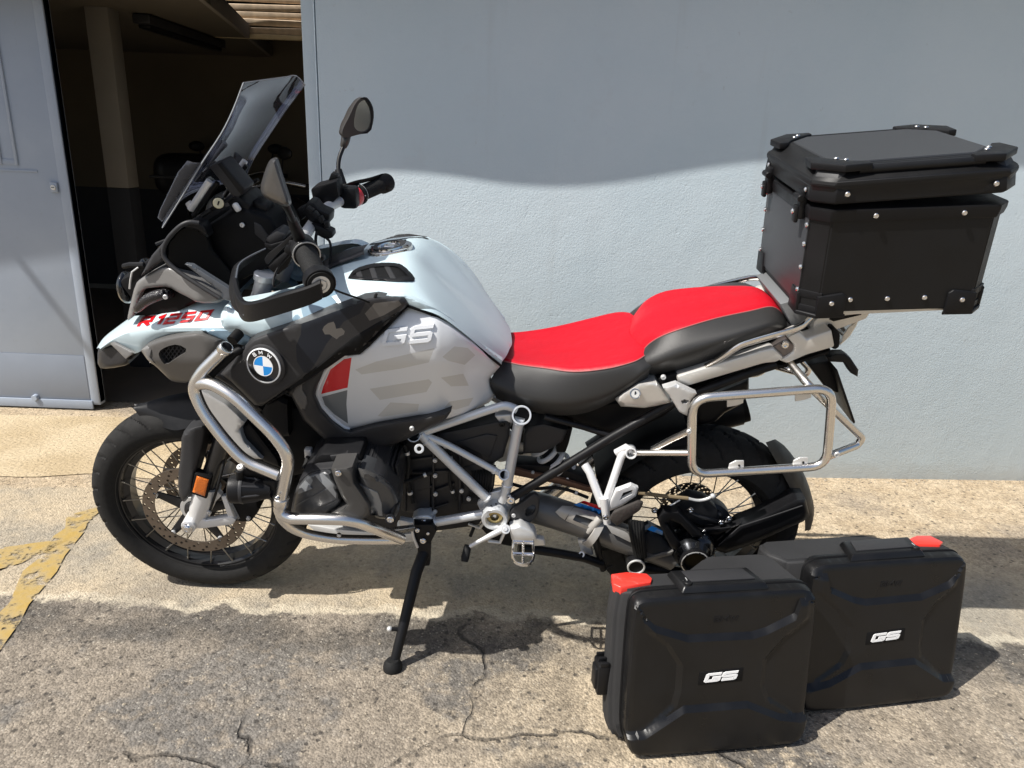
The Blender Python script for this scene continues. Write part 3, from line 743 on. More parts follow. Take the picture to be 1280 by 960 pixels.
# ------------------------------------------------------------------ fork, caliper, mudguard
axl = B(239, 653, -.115)
top = B(290, 500, -.105); dirf = (top-axl).normalized(); dirf = Vector((.43, .0, .90)).normalized() if abs(dirf.x) < .1 else Vector((dirf.x, 0, dirf.z)).normalized()
A = Vector((axl.x+.012, -.105, axl.z))
mb = MB(); mb.add(tube([A+dirf*.13, A+dirf*.62], .0265, 20), 0)
part('fork_tube', mb, 'rimblack', mir=True)
mb = MB(); mb.add(tube([A-dirf*.005, A+dirf*.05, A+dirf*.10, A+dirf*.145], [.024, .031, .036, .0355], 20), 0)
mb.add(cyl(Vector((axl.x, -.085, axl.z)), Vector((axl.x, -.137, axl.z)), .024, .021), 0); mb.add(cyl(Vector((axl.x, -.13, axl.z)), Vector((axl.x, -.148, axl.z)), .015), 1); bolt(mb, (axl.x, -.148, axl.z), .011, .005, 1)
mb.add(slab([(233, 650), (240, 661), (252, 661), (291, 656), (295, 650), (289, 646), (257, 651), (246, 644)], -.128, .022, .003), 0)
mb.add(slab([(247, 640), (257, 639), (277, 620), (272, 615), (262, 617)], -.125, .02, .003), 0)
mb.add(slab([(286, 650), (294, 650), (282, 620), (276, 621)], -.125, .02, .003), 0)
part('fork_leg', mb, ['white_alu', 'chrome'], mir=True)
mb = MB(); mb.add(slab([(273, 620), (281, 616), (300, 621), (321, 628), (323, 640), (313, 653), (300, 653), (291, 649)], -.112, .075, .006), 0)
bolt(mb, B(311, 647, -.114), .006, .008, 1); bolt(mb, B(262, 640, -.125), .006, .006, 1); mb.add(slab([(284, 625), (288, 624), (300, 648), (297, 650)], -.1135, .004, .0005), 2)
mb.add(slab([(277, 622), (279, 621), (283, 631), (281, 632)], -.114, .004, .0005), 2)
part('brake_caliper', mb, ['plastic_dk', 'alu', 'greypaint'], mir=True)
part('fork_reflector', pillow([(246, 595), (261, 600), (256, 620.5), (240.5, 615)], -.150, (2, .003), .012, 4, it=0)[0], 'orange', mir=True)
mb = MB(); mb.add(slab([(243, 592), (264, 598), (258, 624), (238, 617)], -.146, .03, .003)); part('reflector_base', mb, 'plastic_dk', mir=True)
o = part('fork_guard', pillow([(227, 540), (240, 534), (251, 531), (257.5, 532), (255, 550), (249, 578), (243, 597), (240, 611), (233, 627), (227, 627), (222.5, 611), (223, 588), (226, 570)], lambda x, y: -.140+.004*abs(x-240)/8, (4, .012), .05, 5)[0], 'plastic_gr', mir=True)
near = [(171, 515), (177, 523), (188, 529), (204, 534.5), (219, 538), (234, 535), (248, 530), (262, 527), (285, 528)]
midl = [(169.5, 511), (174, 508.5), (183, 505.5), (196, 501.5), (210, 497.5), (225, 494.5), (240, 492), (258, 490), (285, 491)]
rows = []
for (a, b), (e, f_) in zip(midl, near):
    k = min(1, .25+(a-169)/45); rows.append([B(a, b, 0)+Vector((0, 0, .006)), B(a, b, 0).lerp(B(e, f_, -.072*k), .5)+Vector((-.012, 0, .014)), B(e, f_, -.072*k)])
v, f, _, _ = loft(rows, 3); part('mudguard', (v, f), 'plastic', 60)
mb = MB(); mb.add(box((-.63, 0, .70), (.06, .17, .05), .01)); part('fork_bridge', mb, 'engine')
mb = MB(); mb.add(tube([Vector((-.60, -.03, .72)), Vector((-.42, -.06, .66)), Vector((-.30, -.1, .60))], .018, 10)); part('telelever_arm', mb, 'alu', mir=True)
mb = MB(); mb.add(tube(chaikin([B(262, 640, -.12), B(275, 600, -.15), B(283, 560, -.10), B(300, 520, -.05)], 3), .004, 8)); part('brake_hose', mb, 'rubber')

# ------------------------------------------------------------------ beak and nose
def dbk(x, y): # beak half width grows backwards
    return -.085-.13*max(0, min(1, (x-122)/175))**.8
def chain(L): return L
# upper blue beak: centre ridge -> shoulder -> crease -> under edge
R0 = [(122.5, 434), (131, 421), (146, 409), (160, 399), (182, 386), (207, 377), (240, 369), (270, 366), (305, 362)]
R1 = [(123.5, 434.8), (133, 423.5), (149, 412), (165, 402), (186, 392), (209, 384), (240, 375), (268, 378), (306, 382)]
R2 = [(125, 436), (138, 426.6), (151, 419.5), (163, 415.6), (182, 412), (205, 410.5), (240, 410), (270, 410), (310, 409)]
R3 = [(126, 438), (140, 431), (152, 437), (166, 442), (178, 438), (204, 423.5), (240, 417), (270, 422), (312, 425)]
rows = []
for a, b, c, d in zip(R0, R1, R2, R3):
    wd = -dbk(a[0], 0); rows.append([B(*a, 0), B(*b, -wd*.62), B(*c, -wd), B(*d, -wd*.86)])
v, f, _, _ = loft(rows, 4)
def lerpx(L, x):
    for p, q in zip(L, L[1:]):
        if p[0] <= x <= q[0]: return p[1]+(q[1]-p[1])*(x-p[0])/(q[0]-p[0])
    return L[-1][1]
def dbeak(x, y):
    ya, yb = lerpx(R1, x), lerpx(R2, x); t = max(0, min(1, (y-ya)/(yb-ya))); return dbk(x, 0)*(.62+.38*sin(t*pi/2))-.004
part('beak', (v, f), 'blue', 34); beak_vf = (v, f)
# side fairing behind the beak, blue, over the black panel
def dsf(x, y): return -.215-.028*min(1, max(0, (x-290)/60))+.05*max(0, (400-y)/40)
sf = [(292, 378), (306, 376), (350, 368), (400, 352), (418, 356), (430, 377), (428, 383), (380, 404), (327, 419), (316, 424), (300, 411), (279, 411.5), (274, 397), (282, 380)]
(vf, dside) = pillow(sf, dsf, (4, .010), .03, 7, regions=[([(376, 383), (392, 380), (404, 371), (412, 362), (424, 366), (427, 379), (404, 390), (380, 399), (378, 393)], 1), ([(365, 398), (371, 392), (376, 397), (374, 402), (365, 403)], 1), ([(284, 382), (295, 381), (303, 385), (292, 389), (283, 392)], 1)])
part('side_fairing', MB().add(vf, pillow.m), ['blue', 'blue_dark'], mir=True); dside = surf(beak_vf, vf)
mb = lettering('R1250', [(171.5, 409.3), (256.5, 400), (265.5, 387.3), (180, 396)], dside, .0022, .10, .36, th=.004)
part('model_lettering', mb, 'redpaint')
# dark beak tip and its light facet, lower chin
vf, _ = pillow([(122, 436), (126, 436), (139, 428), (150, 434), (168, 443), (160, 450), (162, 456), (136, 461), (122, 460)], lambda x, y: -.062-.05*max(0, (x-122)/46), (5, .02), .06, 6, it=1); part('beak_tip', vf, 'charcoal', mir=True)
vf, _ = pillow([(138, 430), (142, 428), (168, 441.5), (157, 448.5)], lambda x, y: -.088-.05*max(0, (x-122)/46), (1.5, .003), .006, 4, it=0); part('beak_facet', vf, 'nose', mir=True)
tipb = MB(); tipb.add(prism([B(124, 438, -.05), B(124, 456, -.05), B(164, 450, -.10), B(164, 441, -.10)], [B(124, 438, -.05)+Vector((0, .10, 0)), B(124, 456, -.05)+Vector((0, .10, 0)), B(164, 450, -.10)+Vector((0, .20, 0)), B(164, 441, -.10)+Vector((0, .20, 0))], .004)); part('beak_underside', tipb, 'plastic_dk')
# side air scoop with mesh
sc_ = [(175.6, 437.5), (184, 430), (204, 422.6), (226, 418), (248, 415.6), (264, 420), (281, 427), (270, 440), (258, 452), (247, 470), (237, 479), (216, 477.5), (209, 472), (194, 457), (186.6, 453)]
inner = [(197.5, 440), (208, 433), (222.5, 430), (236, 438), (219, 449), (207, 457), (200, 449)]
vf, dsc = pillow(sc_, lambda x, y: -.165-.055*max(0, min(1, (x-176)/80))+.0012*max(0, y-450), (5, .014), .06, 6, holes=[inner])
M['nose2'] = mat('taupe_grey_plastic', (.105, .10, .095), .4, .15, .1); part('air_scoop', vf, 'nose2', mir=True)
mb = MB(); ip = [(x, y) for x, y in inner]
for k in range(-8, 16):
    for s in (1, -1):
        x0 = 190+k*5.2; p0 = Vector((x0, 428)); p1 = Vector((x0+s*22, 458)); seg = []
        for j in range(13):
            q = p0.lerp(p1, j/12)
            if inpoly(q.x, q.y, ip): seg.append(B(q.x, q.y, dsc(q.x, q.y)+.014))
        if len(seg) > 1: mb.add(tube([seg[0], seg[-1]], .0013, 5))
part('scoop_mesh', mb, 'plastic_gr', mir=True)
vf, _ = pillow([(195, 440), (222, 427), (239, 438), (207, 460)], lambda x, y: dsc(x, y)+.028, (0, 0), .02, 8, it=0); part('scoop_recess', vf, 'plastic_dk', mir=True)
vf, _ = pillow([(176, 438), (184, 432), (189, 437), (188, 447), (195, 456), (187, 453)], lambda x, y: dsc(x, y)-.004, (1.5, .003), .008, 4, it=0); part('scoop_lip', vf, 'nose', mir=True)
vf, _ = pillow([(250, 412), (300, 411), (318, 424), (306, 432), (282, 427), (264, 419)], -.205, (2, .01), .03, 6, it=0); part('fairing_underside', vf, 'blue_dark', mir=True)  # underside shade put into the colour: darker blue than the fairing above
# grey nose arch, turn signal, headlamp
arch = [(158.4, 402), (162, 384), (169, 355), (176, 348), (190, 340), (207, 331.5), (224, 341), (250, 357), (276, 373.4), (276, 379), (247.5, 379), (236, 372), (222, 365), (211, 358.5), (196, 359), (180, 361), (174, 370), (170, 386), (166, 397)]
def dar(x, y): return -.115-.075*max(0, min(1, (x-158)/90))
vf, dnose = pillow(arch, dar, (4, .010), .04, 5, it=1); part('nose_panel', vf, 'nose', mir=True)
vf, _ = pillow([(165, 395), (172, 366), (180, 359), (212, 357), (246, 378), (215, 392)], lambda x, y: dar(x, y)+.035, (0, 0), .03, 7, it=0); part('signal_recess', vf, 'plastic_dk', mir=True)
mb = MB(); sg = [B(169, 390, -.150), B(180, 377, -.158), B(193, 370, -.162), B(206, 367, -.160)]
mb.add(tube(chaikin(sg, 2), [.003, .010, .013, .014, .013, .010], 14), 0); mb.add(tube([B(204, 367, -.158), B(216, 366, -.12)], .012, 10), 0); bolt(mb, B(207, 371, -.178), .006, .004, 1)
M['lens_dk'] = mat('smoked_lens', (.014, .012, .014), .22, 0, .3, bump=(420, .8, .003)); part('turn_signal', mb, ['lens_dk', 'alu'], mir=True)
mb = MB(); mb.add(box(B(196, 352, 0)+Vector((.02, 0, 0)), (.10, .20, .13), .02, Matrix.Rotation(radians(-28), 3, 'Y'))); part('headlamp_shell', mb, 'plastic_dk')
for yy in (-.055, .055): part('headlamp_lens', ball(B(172, 352, 0)+Vector((0, yy, .005)), .042, 16, 10, (.4, 1, 1)), 'screen_dk')
mb = MB(); mb.add(tube([B(155, 333, -.09), B(163, 331, -.10), B(180, 331, -.10)], .007, 8)); mb.add(slab([(163, 340), (170, 333), (184, 331), (177, 341), (170, 352), (163, 358), (161, 350)], -.10, .03, .003)); part('headlamp_bracket', mb, 'plastic', mir=True)
mb = MB(); mb.add(tube([B(173, 334, -.105), B(165, 340, -.108), B(163, 350, -.108), B(162, 361, -.108)], .0022, 6)); part('headlamp_trim', mb, 'alu', mir=True)

# cockpit blade, inner dark shell and rim
blade = [(176, 345), (190, 319), (204, 303), (217, 287), (224, 282.5), (208, 299), (203, 315), (207, 325), (196, 331), (186, 339)]
vf, _ = pillow(blade, lambda x, y: -.15-.02*(x-176)/48, (3, .008), .03, 5, it=0); part('cockpit_blade', vf, 'plastic_gr', mir=True)
rim_ = [B(x, y, d) for x, y, d in [(249, 279, -.165), (236, 277, -.17), (224, 283, -.175), (208, 300, -.175), (203, 315, -.178), (207, 325, -.182), (220, 338, -.188), (246, 355, -.198), (275, 373, -.208)]]
part('cockpit_rim', tube(chaikin(rim_, 2), .0055, 10), 'plastic_gr', mir=True)
vf, _ = pillow([(222, 286), (236, 279), (252, 281), (261, 295), (268, 312), (290, 338), (300, 362), (276, 372), (246, 354), (220, 337), (207, 323), (204, 314), (210, 300)], lambda x, y: -.150+.0006*(x-204), (4, .02), .28, 8, it=0); part('cockpit_shell', vf, 'plastic_dk')
vf, _ = pillow([(236, 277), (248, 275), (258, 284), (262, 298), (254, 293), (246, 287), (228, 284)], -.168, (3, .012), .03, 4); part('cockpit_cowl', vf, 'plastic', mir=True)
vf, _ = pillow([(231, 330), (240, 331), (262, 345), (292, 364), (292, 377), (277, 374), (277, 366)], lambda x, y: -.20-.012*(x-231)/60, (2, .004), .012, 6, it=0)
M['smoke'] = mat('smoked_plastic', (.09, .10, .115), .22, 0, .5); part('side_winglet', vf, 'smoke', mir=True)
mb = MB(); mb.add(slab([(255, 284), (300, 258), (338, 272), (352, 300), (345, 330), (300, 352), (268, 320)], -.09, .18, .01)); part('instrument_housing', mb, 'plastic_dk')
mb = MB(); mb.add(slab([(317, 277), (326, 281), (340, 300), (331, 304), (318, 293)], -.092, .02, .003), 0); mb.add(slab([(328, 280), (345, 283), (356, 290), (336, 300)], -.05, .10, .004), 1); part('display', mb, ['plastic_gr', 'smoke'])
mb = MB()
for q, r, m_ in (((303, 281), .006, 0), ((246, 251), .007, 0), ((236, 256), .006, 0)): bolt(mb, B(*q, -.1), r, .004, m_)
part('cockpit_bolts', mb, ['alu'])

# ------------------------------------------------------------------ windscreen and sat-nav
NR = [(304, 107), (290, 137), (275, 167), (252, 202), (227, 244), (202, 284)]
FR = [(379, 104), (362, 129), (346, 152), (330, 176), (315, 200), (303, 227)]
rows = []
for k, (a, b) in enumerate(zip(NR, FR)):
    tk = k/5; hw = .150+.02*sin(tk*pi)*1.0; p0 = B(*a, -hw); p1 = B(*b, hw)
    if k == 0: p1 = B(*b, hw-.01)
    r = []
    for s in (0, .14, .32, .5, .68, .86, 1):
        q = p0.lerp(p1, s); bl = (1-(2*s-1)**2); nrm = Vector((-.86, 0, .5)); r.append(q+nrm*(.020+.022*tk)*bl)
    if k == 0: r = [B(x_, y_, -.15+.29*s_) for x_, y_, s_ in ((303, 103, 0), (314, 101.3, .14), (329, 99.2, .32), (344, 97.2, .5), (358, 95.4, .68), (369, 94.2, .86), (380, 105, 1))]
    rows.append(r)
v, f, _, n = loft(rows, 3, mir=False)
v2 = [q+Vector((.0035, 0, -.002)) for q in v]; o_ = len(v); nr = len(v)//n
f2 = [[i+o_ for i in q[::-1]] for q in f]; sk_ = []
per = [i for i in range(n)]+[i*n+n-1 for i in range(1, nr)]+[(nr-1)*n+i for i in range(n-2, -1, -1)]+[i*n for i in range(nr-2, 0, -1)]
for i in range(len(per)): a, b = per[i], per[(i+1) % len(per)]; sk_.append([a, b, b+o_, a+o_])
ws = part('windscreen', (v+v2, f+f2+sk_), 'shield', 40)
ed_ = [v[i]+Vector((.002, 0, -.001)) for i in per]
tb = tube(ed_, .0016, 6, closed=True)
M['edge'] = mat('polished_acrylic_edge', (.30, .32, .34), .15, 0, .5); one('windscreen_edge', tb, 'edge', ws)
# small lower deflector plates of the screen
vf, _ = pillow([(240, 203), (234, 201), (222, 216), (200, 262), (197, 272), (202, 277), (226, 240), (250, 204)], lambda x, y: -.175, (2, .003), .004, 6, it=0); o = part('wind_deflector', vf, 'shield', mir=True)
mb = MB(); mb.add(tube([B(238, 262, -.12), B(250, 244, -.12), B(262, 226, -.12)], .008, 10), 0); mb.add(tube([B(242, 270, -.10), B(258, 248, -.10), B(272, 228, -.10)], .006, 10), 1)
mb.add(slab([(231, 255), (236, 251), (241, 262), (237, 265)], -.125, .012, .002), 0); mb.add(tube([B(252, 270, -.09), B(275, 255, -.10), B(292, 245, -.09)], .005, 8), 1); mb.add(tube([B(240, 280, -.12), B(264, 262, -.12)], .004, 8), 1)
part('screen_bracket', mb, ['white_alu', 'plastic'], mir=True)
mb = MB(); mb.add(prism([B(x, y, -.115) for x, y in [(259.5, 208), (277, 200.5), (307, 236), (299, 247), (290, 246)]], [B(x, y, -.115)+Vector((0, .07, 0)) for x, y in [(259.5, 208), (277, 200.5), (307, 236), (299, 247), (290, 246)]], .006), 0)
mb.add(slab([(271, 205), (276, 202), (305, 237), (301, 244)], -.117, .074, .003), 1)
sn = part('sat_nav', mb, ['plastic_gr', 'plastic'])
mb = MB(); mb.add(cyl(B(273, 254, -.118), B(273, 254, -.128), .0125, .012), 0); mb.add(box(B(273, 254, -.129), (.003, .002, .010), 0, Matrix.Rotation(.4, 3, 'Y')), 1); mb.add(cyl(B(273, 254, -.09), B(273, 254, -.119), .015), 1)
mb.add(box(B(296, 259, -.10), (.016, .012, .022), .006, Matrix.Rotation(-.5, 3, 'Y')), 2); mb.add(slab([(282, 250), (300, 246), (312, 256), (312, 272), (296, 274)], -.085, .12, .005), 1)
mb.add(slab([(314, 250), (330, 255), (335, 262), (330, 276), (318, 274)], -.06, .06, .008), 1)
part('sat_nav_mount', mb, ['cream', 'plastic', 'white_alu'])

# ------------------------------------------------------------------ handlebar, controls, mirrors
gl0, gl1 = B(383, 318, -.315), B(401, 356, -.455); gr0 = B(449, 243, .33); gr1 = B(485, 227.5, .455)
bar = [gl0+(gl1-gl0)*-.1, B(371, 305, -.25), B(362, 312, -.17), B(352, 322, -.08), B(372, 296, .02), B(396, 272, .10), B(408, 260, .19), B(428, 250, .26), gr0]
hbp = MB(); hbp.add(tube(chaikin([bar[0], bar[1], B(380, 296, -.15), B(384, 290, -.05), B(388, 284, .03), B(394, 275, .10), B(408, 259, .19), B(430, 249, .27), gr0], 3), .0145, 14)); part('handlebar', hbp, 'white_alu')
def grip(a, b, nm):
    ax = (b-a); L = ax.length; mb = MB()
    pr = [(0, 0), (.0235, 0), (.024, .004)]
    for k in range(14):
        z = .008+k*(L-.05)/14; pr += [(.0228, z), (.0228, z+.003), (.0220, z+.004), (.0220, z+.006)]
    pr += [(.0225, L-.04), (.0275, L-.034), (.0285, L-.028), (.0285, L-.006), (.026, L), (.0185, L), (.0185, L-.003)]
    mb.add(lathe(pr, a, ax, 28), 0)
    mb.add(lathe([(.0185, L-.004), (.0185, L+.001), (.013, L+.0015), (.012, L-.002), (.011, L-.002), (.0105, L+.003), (.004, L+.003), (.003, L), (0, L)], a, ax, 28), 1)
    return part(nm, mb, ['rubber', 'alu'])
grip(gl0, gl1, 'grip'); grip(gr0, gr1, 'grip')
for s, g0, g1 in ((-1, gl0, gl1), (1, gr0, gr1)):
    ax = (g1-g0).normalized(); mb = MB()
    mb.add(lathe([(0, -.058), (.024, -.058), (.028, -.05), (.028, -.012), (.0245, -.008), (.0245, .0), (0, .0)], g0, ax, 24), 0)
    mb.add(lathe([(.030, -.008), (.030, .003), (.0235, .004), (.0235, -.008)], g0, ax, 28, True), 1)
    mb.add(lathe([(.0298, .002), (.0298, .0045), (.0275, .0045), (.0275, .002)], g0, ax, 28, True), 3)
    for k in range(10):
        a = 2*pi*k/10; u = ax.orthogonal().normalized(); u2 = ax.cross(u); q = g0-ax*.006+(u*cos(a)+u2*sin(a))*.0275
        mb.add(box(q, (.004, .006, .004), .001), 3 if k % 2 else 1)
    rb = B(372, 303, -.29) if s < 0 else B(449, 240, .30)
    if s < 0: mb.add(ball(rb, .0095, 12, 8, (1, .8, 1)), 2); mb.add(box(rb+Vector((.004, .01, -.012)), (.05, .03, .035), .008), 0); mb.add(box(B(366, 312, -.28), (.03, .03, .02), .005, Matrix.Rotation(.5, 3, 'Y')), 0); mb.add(ball(B(392, 308, -.28), .008), 0); mb.add(box(B(402, 322, -.27), (.014, .02, .012), .004), 0)
    else: mb.add(lathe([(.029, -.036), (.030, -.03), (.030, -.018), (.029, -.014)], g0, ax, 24), 2); mb.add(box(B(437, 246, .27), (.05, .05, .06), .01), 0)
    part('switchgear', mb, ['plastic', 'rubber', 'redbtn', 'alu'])
# brake side: reservoir block and lever
mb = MB(); mb.add(slab([(388, 237), (392, 234), (420, 226), (424, 246), (414, 255), (398, 258), (392, 254)], .20, .07, .005)); mb.add(slab([(410, 226), (414, 216), (421, 219), (422, 226)], .24, .03, .003)); part('brake_reservoir', mb, 'plastic')
part('brake_lever', tube(chaikin([B(424, 236, .29), B(440, 229, .31), B(460, 225, .37), B(478, 219, .44)], 2), [(.004, .008), (.004, .008), (.004, .006)], 10), 'plastic_dk')
# clutch side
mb = MB(); mb.add(slab([(331, 300), (336, 294), (346, 288), (356, 293), (354, 301), (338, 307)], -.14, .06, .004), 0); mb.add(slab([(330, 303), (338, 306), (355, 301), (354, 308), (338, 313), (331, 309)], -.145, .07, .003), 1)
part('clutch_reservoir', mb, ['plastic_gr', 'plastic'])
mb = MB(); lv = [(330, 324, -.25), (334, 318, -.26), (350, 305, -.28), (362, 295, -.29), (369, 294, -.29), (362, 302, -.29), (348, 316, -.28), (336, 330, -.26), (332, 331, -.26)]
mb.add(prism([B(*q) for q in lv], [B(*q)+Vector((0, .014, 0)) for q in lv], .003)); part('clutch_lever', mb, 'plastic')
mb = MB(); mb.add(slab([(333, 335), (345, 325), (360, 312), (368, 318), (360, 334), (346, 345)], -.22, .05, .006)); mb.add(tube(chaikin([B(352, 352, -.26), B(340, 362, -.30), B(344, 338, -.26), B(362, 318, -.26)], 2), .0025, 6)); part('lever_perch', mb, 'plastic')
mb = MB(); mb.add(tube([B(330, 348, -.10), B(327, 366, -.10), B(322, 380, -.10)], [.021, .023, .023], 16), 0); mb.add(cyl(B(331, 342, -.10), B(330, 350, -.10), .026), 0); part('fork_top', mb, 'white_alu', mir=True)
# left and right hand guards
arm = [(B(402, 361, -.462), .022), (B(385, 369, -.462), .021), (B(362, 376, -.455), .021), (B(336, 384, -.44), .022), (B(315, 390, -.415), .024), (B(304, 388, -.385), .026), (B(298, 376, -.35), .026), (B(295, 360, -.315), .024)]
pp = chaikin([a for a, _ in arm], 2); mb = MB(); n = len(pp)
vs = []; fs = []
for i, q in enumerate(pp):
    hgt = .019+.006*i/n; th = .007
    tg_ = (pp[min(n-1, i+1)]-pp[max(0, i-1)]).normalized(); up_ = Vector((0, -.12, 1)).normalized(); sd = tg_.cross(up_).normalized()
    for a, b in ((-1, -1), (-1, .8), (-.5, 1), (.5, 1), (1, .8), (1, -1)): vs.append(q+sd*a*th+up_*b*hgt)
for i in range(n-1):
    for k in range(6): a = i*6+k; b = i*6+(k+1) % 6; fs.append([a, b, b+6, a+6])
fs += [[5, 4, 3, 2, 1, 0], [(n-1)*6+k for k in range(6)]]
mb.add((vs, fs)); mb.add(ring(gl1-(gl1-gl0).normalized()*.028, gl1-(gl1-gl0).normalized()*.002, .031, .0275), 0); mb.add(cyl(gl1-(gl1-gl0).normalized()*.026, gl1-(gl1-gl0).normalized()*.006, .0305), 0)
o = part('hand_guard_arm', mb, 'plastic')
sh_o = [(332, 311, -.20), (315, 319, -.23), (300, 329, -.265), (296, 342, -.29), (294, 362, -.32), (298, 384, -.365), (306, 394, -.40)]
sh_i = [(334, 322, -.17), (322, 330, -.19), (312, 338, -.21), (308, 350, -.23), (306, 366, -.26), (310, 382, -.30), (318, 390, -.34)]
rows = [[B(*a), B(*a).lerp(B(*b), .5)+Vector((-.022, 0, 0)), B(*b)+Vector((-.02, 0, 0))] for a, b in zip(sh_o, sh_i)]
v, f, _, n = loft(rows, 3, mir=False); v2 = [q+Vector((-.004, .002, 0)) for q in v]; nr = len(v)//n; o_ = len(v)
per = [i for i in range(n)]+[i*n+n-1 for i in range(1, nr)]+[(nr-1)*n+i for i in range(n-2, -1, -1)]+[i*n for i in range(nr-2, 0, -1)]
mb = MB(); mb.add((v+v2, f+[[i+o_ for i in q[::-1]] for q in f]+[[per[i], per[(i+1) % len(per)], per[(i+1) % len(per)]+o_, per[i]+o_] for i in range(len(per))]), 0)
mb.add(tube([v[i*n] for i in range(nr)], .0022, 6), 1); part('hand_guard', mb, ['plastic', 'smoke'])
# mirrors
M['mirror_shell'] = mat('grey_mirror_shell', (.055, .052, .05), .36, .3, .15, bump=(500, .1, .001))
olL = [(337, 200), (341, 198), (345, 198), (347, 203), (351, 217), (356, 232), (363, 253), (361, 259), (352, 257), (338, 251), (328, 245), (325, 234), (329, 220), (333, 208)]
def dmL(x, y): return -.400-.70*(x-345)/440
vf, _ = pillow(olL, lambda x, y: dmL(x, y)-.006, (9, .026), .010, 4, it=1); mb = MB().add(vf)
vf, _ = pillow([(344+(x-344)*.94, 229+(y-229)*.95) for x, y in olL], lambda x, y: dmL(x, y)+.030, (0, 0), .002, 6, it=1); mb.add(vf, 1)
part('mirror', mb, ['mirror_shell', 'mirror'])
cR = B(446, 148, .42); olR = [(456, 121), (448, 124.5), (443, 131), (437, 145), (429, 160), (427, 168), (433, 173), (440, 170.5), (449, 168), (462, 165.5), (466, 150), (465.5, 136), (461, 127)]
glR = [(455.6, 124), (447, 130), (443, 146), (442, 158), (448, 165), (460, 163.5), (464.5, 149), (463.5, 137), (459, 128)]
def dmR(x, y): return .42+.62*(x-453)/400-.10*(y-145)/400
P1 = [(q.x, q.y) for q in chaikin([Vector((*q, 0)) for q in olR], 2, True)]
fr1 = [B(x, y, dmR(x, y)) for x, y in P1]; md1 = [B(x, y, dmR(x, y))+Vector((-.012, .012, 0)) for x, y in P1]; bk1 = [B(443+(x-443)*.62, 150+(y-150)*.62, .43)+Vector((-.026, .03, 0)) for x, y in P1]; n_ = len(P1)
mb = MB(); mb.add((fr1+md1+bk1, [[i, (i+1) % n_, n_+(i+1) % n_, n_+i] for i in range(n_)]+[[n_+i, n_+(i+1) % n_, 2*n_+(i+1) % n_, 2*n_+i] for i in range(n_)]+[list(range(2*n_, 3*n_))]), 0)
vf, _ = pillow(olR, lambda x, y: dmR(x, y)-.001, (0, 0), .004, 4, holes=[glR], it=2); mb.add(vf, 0)
vf, _ = pillow(glR, lambda x, y: dmR(x, y)+.001, (0, 0), .002, 4, it=2); mb.add(vf, 2)
vf, _ = pillow([(448, 123.5), (457, 120.5), (463, 127), (467, 137), (467, 150), (463, 166.5), (448, 168), (462, 163), (464.5, 149), (463.5, 137), (459, 128), (455.6, 123.5)], lambda x, y: dmR(x, y)-.004, (1, .002), .004, 3, it=1); mb.add(vf, 1)
part('mirror', mb, ['mirror_shell', 'plastic', 'mirror'])
mb = MB(); mb.add(tube(chaikin([B(433, 163, .42), B(432, 176, .40), B(429, 184, .40)], 2), [.016, .013, .009], 12), 0); mb.add(tube(chaikin([B(430, 182, .40), B(423, 199, .37), B(423, 214, .35)], 2), .0062, 10), 1); mb.add(tube([B(423, 212, .35), B(428, 232, .33)], [.010, .014], 12), 1); part('mirror_stem', mb, ['mirror_shell', 'plastic'])
mb = MB(); mb.add(tube([B(353, 250, -.385), B(360, 262, -.37), B(366, 275, -.34)], [.010, .007, .007], 12), 1); mb.add(tube([B(364, 272, -.34), B(374, 296, -.30)], [.010, .014], 12), 1); part('mirror_stem', mb, ['mirror_shell', 'plastic'])
# phone clamp and cables behind the bar
mb = MB(); mb.add(slab([(377, 266), (384, 252), (392, 254), (398, 262), (412, 268), (411, 280), (398, 284), (386, 276)], .02, .06, .004)); mb.add(slab([(388, 280), (402, 284), (415, 290), (416, 297), (408, 300), (396, 294)], .0, .04, .003)); mb.add(slab([(370, 262), (380, 258), (386, 268), (376, 276)], .06, .04, .004))
for k in range(4): mb.add(box(B(388+k*7, 262+k*6, .0), (.018, .02, .012), .003, Matrix.Rotation(.6+k*.3, 3, 'Y')))
part('phone_clamp', mb, 'plastic')
part('clamp_cable', tube(chaikin([B(408, 298, .0), B(413, 302, -.01), B(414, 317, -.02), B(410.5, 342, -.04)], 3), .0032, 8), 'rubber')
part('clutch_cable', tube(chaikin([B(396, 290, -.02), B(394, 300, -.04), B(397, 318, -.05), B(392, 336, -.06)], 3), .004, 8), 'rubber')
cc = chaikin([B(413, 360, -.40), B(430, 367, -.34), B(452, 374, -.28), B(465, 379.5, -.262), B(467.5, 376, -.258), B(469, 368, -.252)], 2); mb = MB(); mb.add(tube(cc, .0024, 7)); mb.add(slab([(465, 379), (469, 367), (472, 368), (468, 380)], -.262, .006, .001)); part('throttle_cord', mb, 'rubber')
# ------------------------------------------------------------------ tank
ST = [[(400, 338), (398, 347), (402, 357), (412, 368), (428, 385)],
      [(424, 328), (422, 340), (424, 352), (432, 365), (445, 379)],
      [(450, 320.5), (447, 333), (447, 346), (452, 360), (462, 375)],
      [(488, 313), (483, 326), (482, 341), (486, 357), (497, 375)],
      [(516, 313), (512, 326), (511, 342), (513, 360), (517, 384)],
      [(545, 336), (542, 346), (540, 360), (541, 376), (548, 394)],
      [(591, 377.5), (587, 387), (583, 397), (580, 407), (578, 415)],
      [(624, 411), (619, 418), (614, 425), (609, 431), (604, 437)],
      [(640, 429), (637, 436), (634, 443), (630, 449), (625, 455)]]
DT = [(0, .085, .15, .2, .235)]*6+[(0, .085, .14, .18, .215), (0, .075, .12, .15, .178), (0, .06, .095, .12, .145)]
rows = [[B(*q, -d) for q, d in zip(s, dd_)] for s, dd_ in zip(ST, DT)]
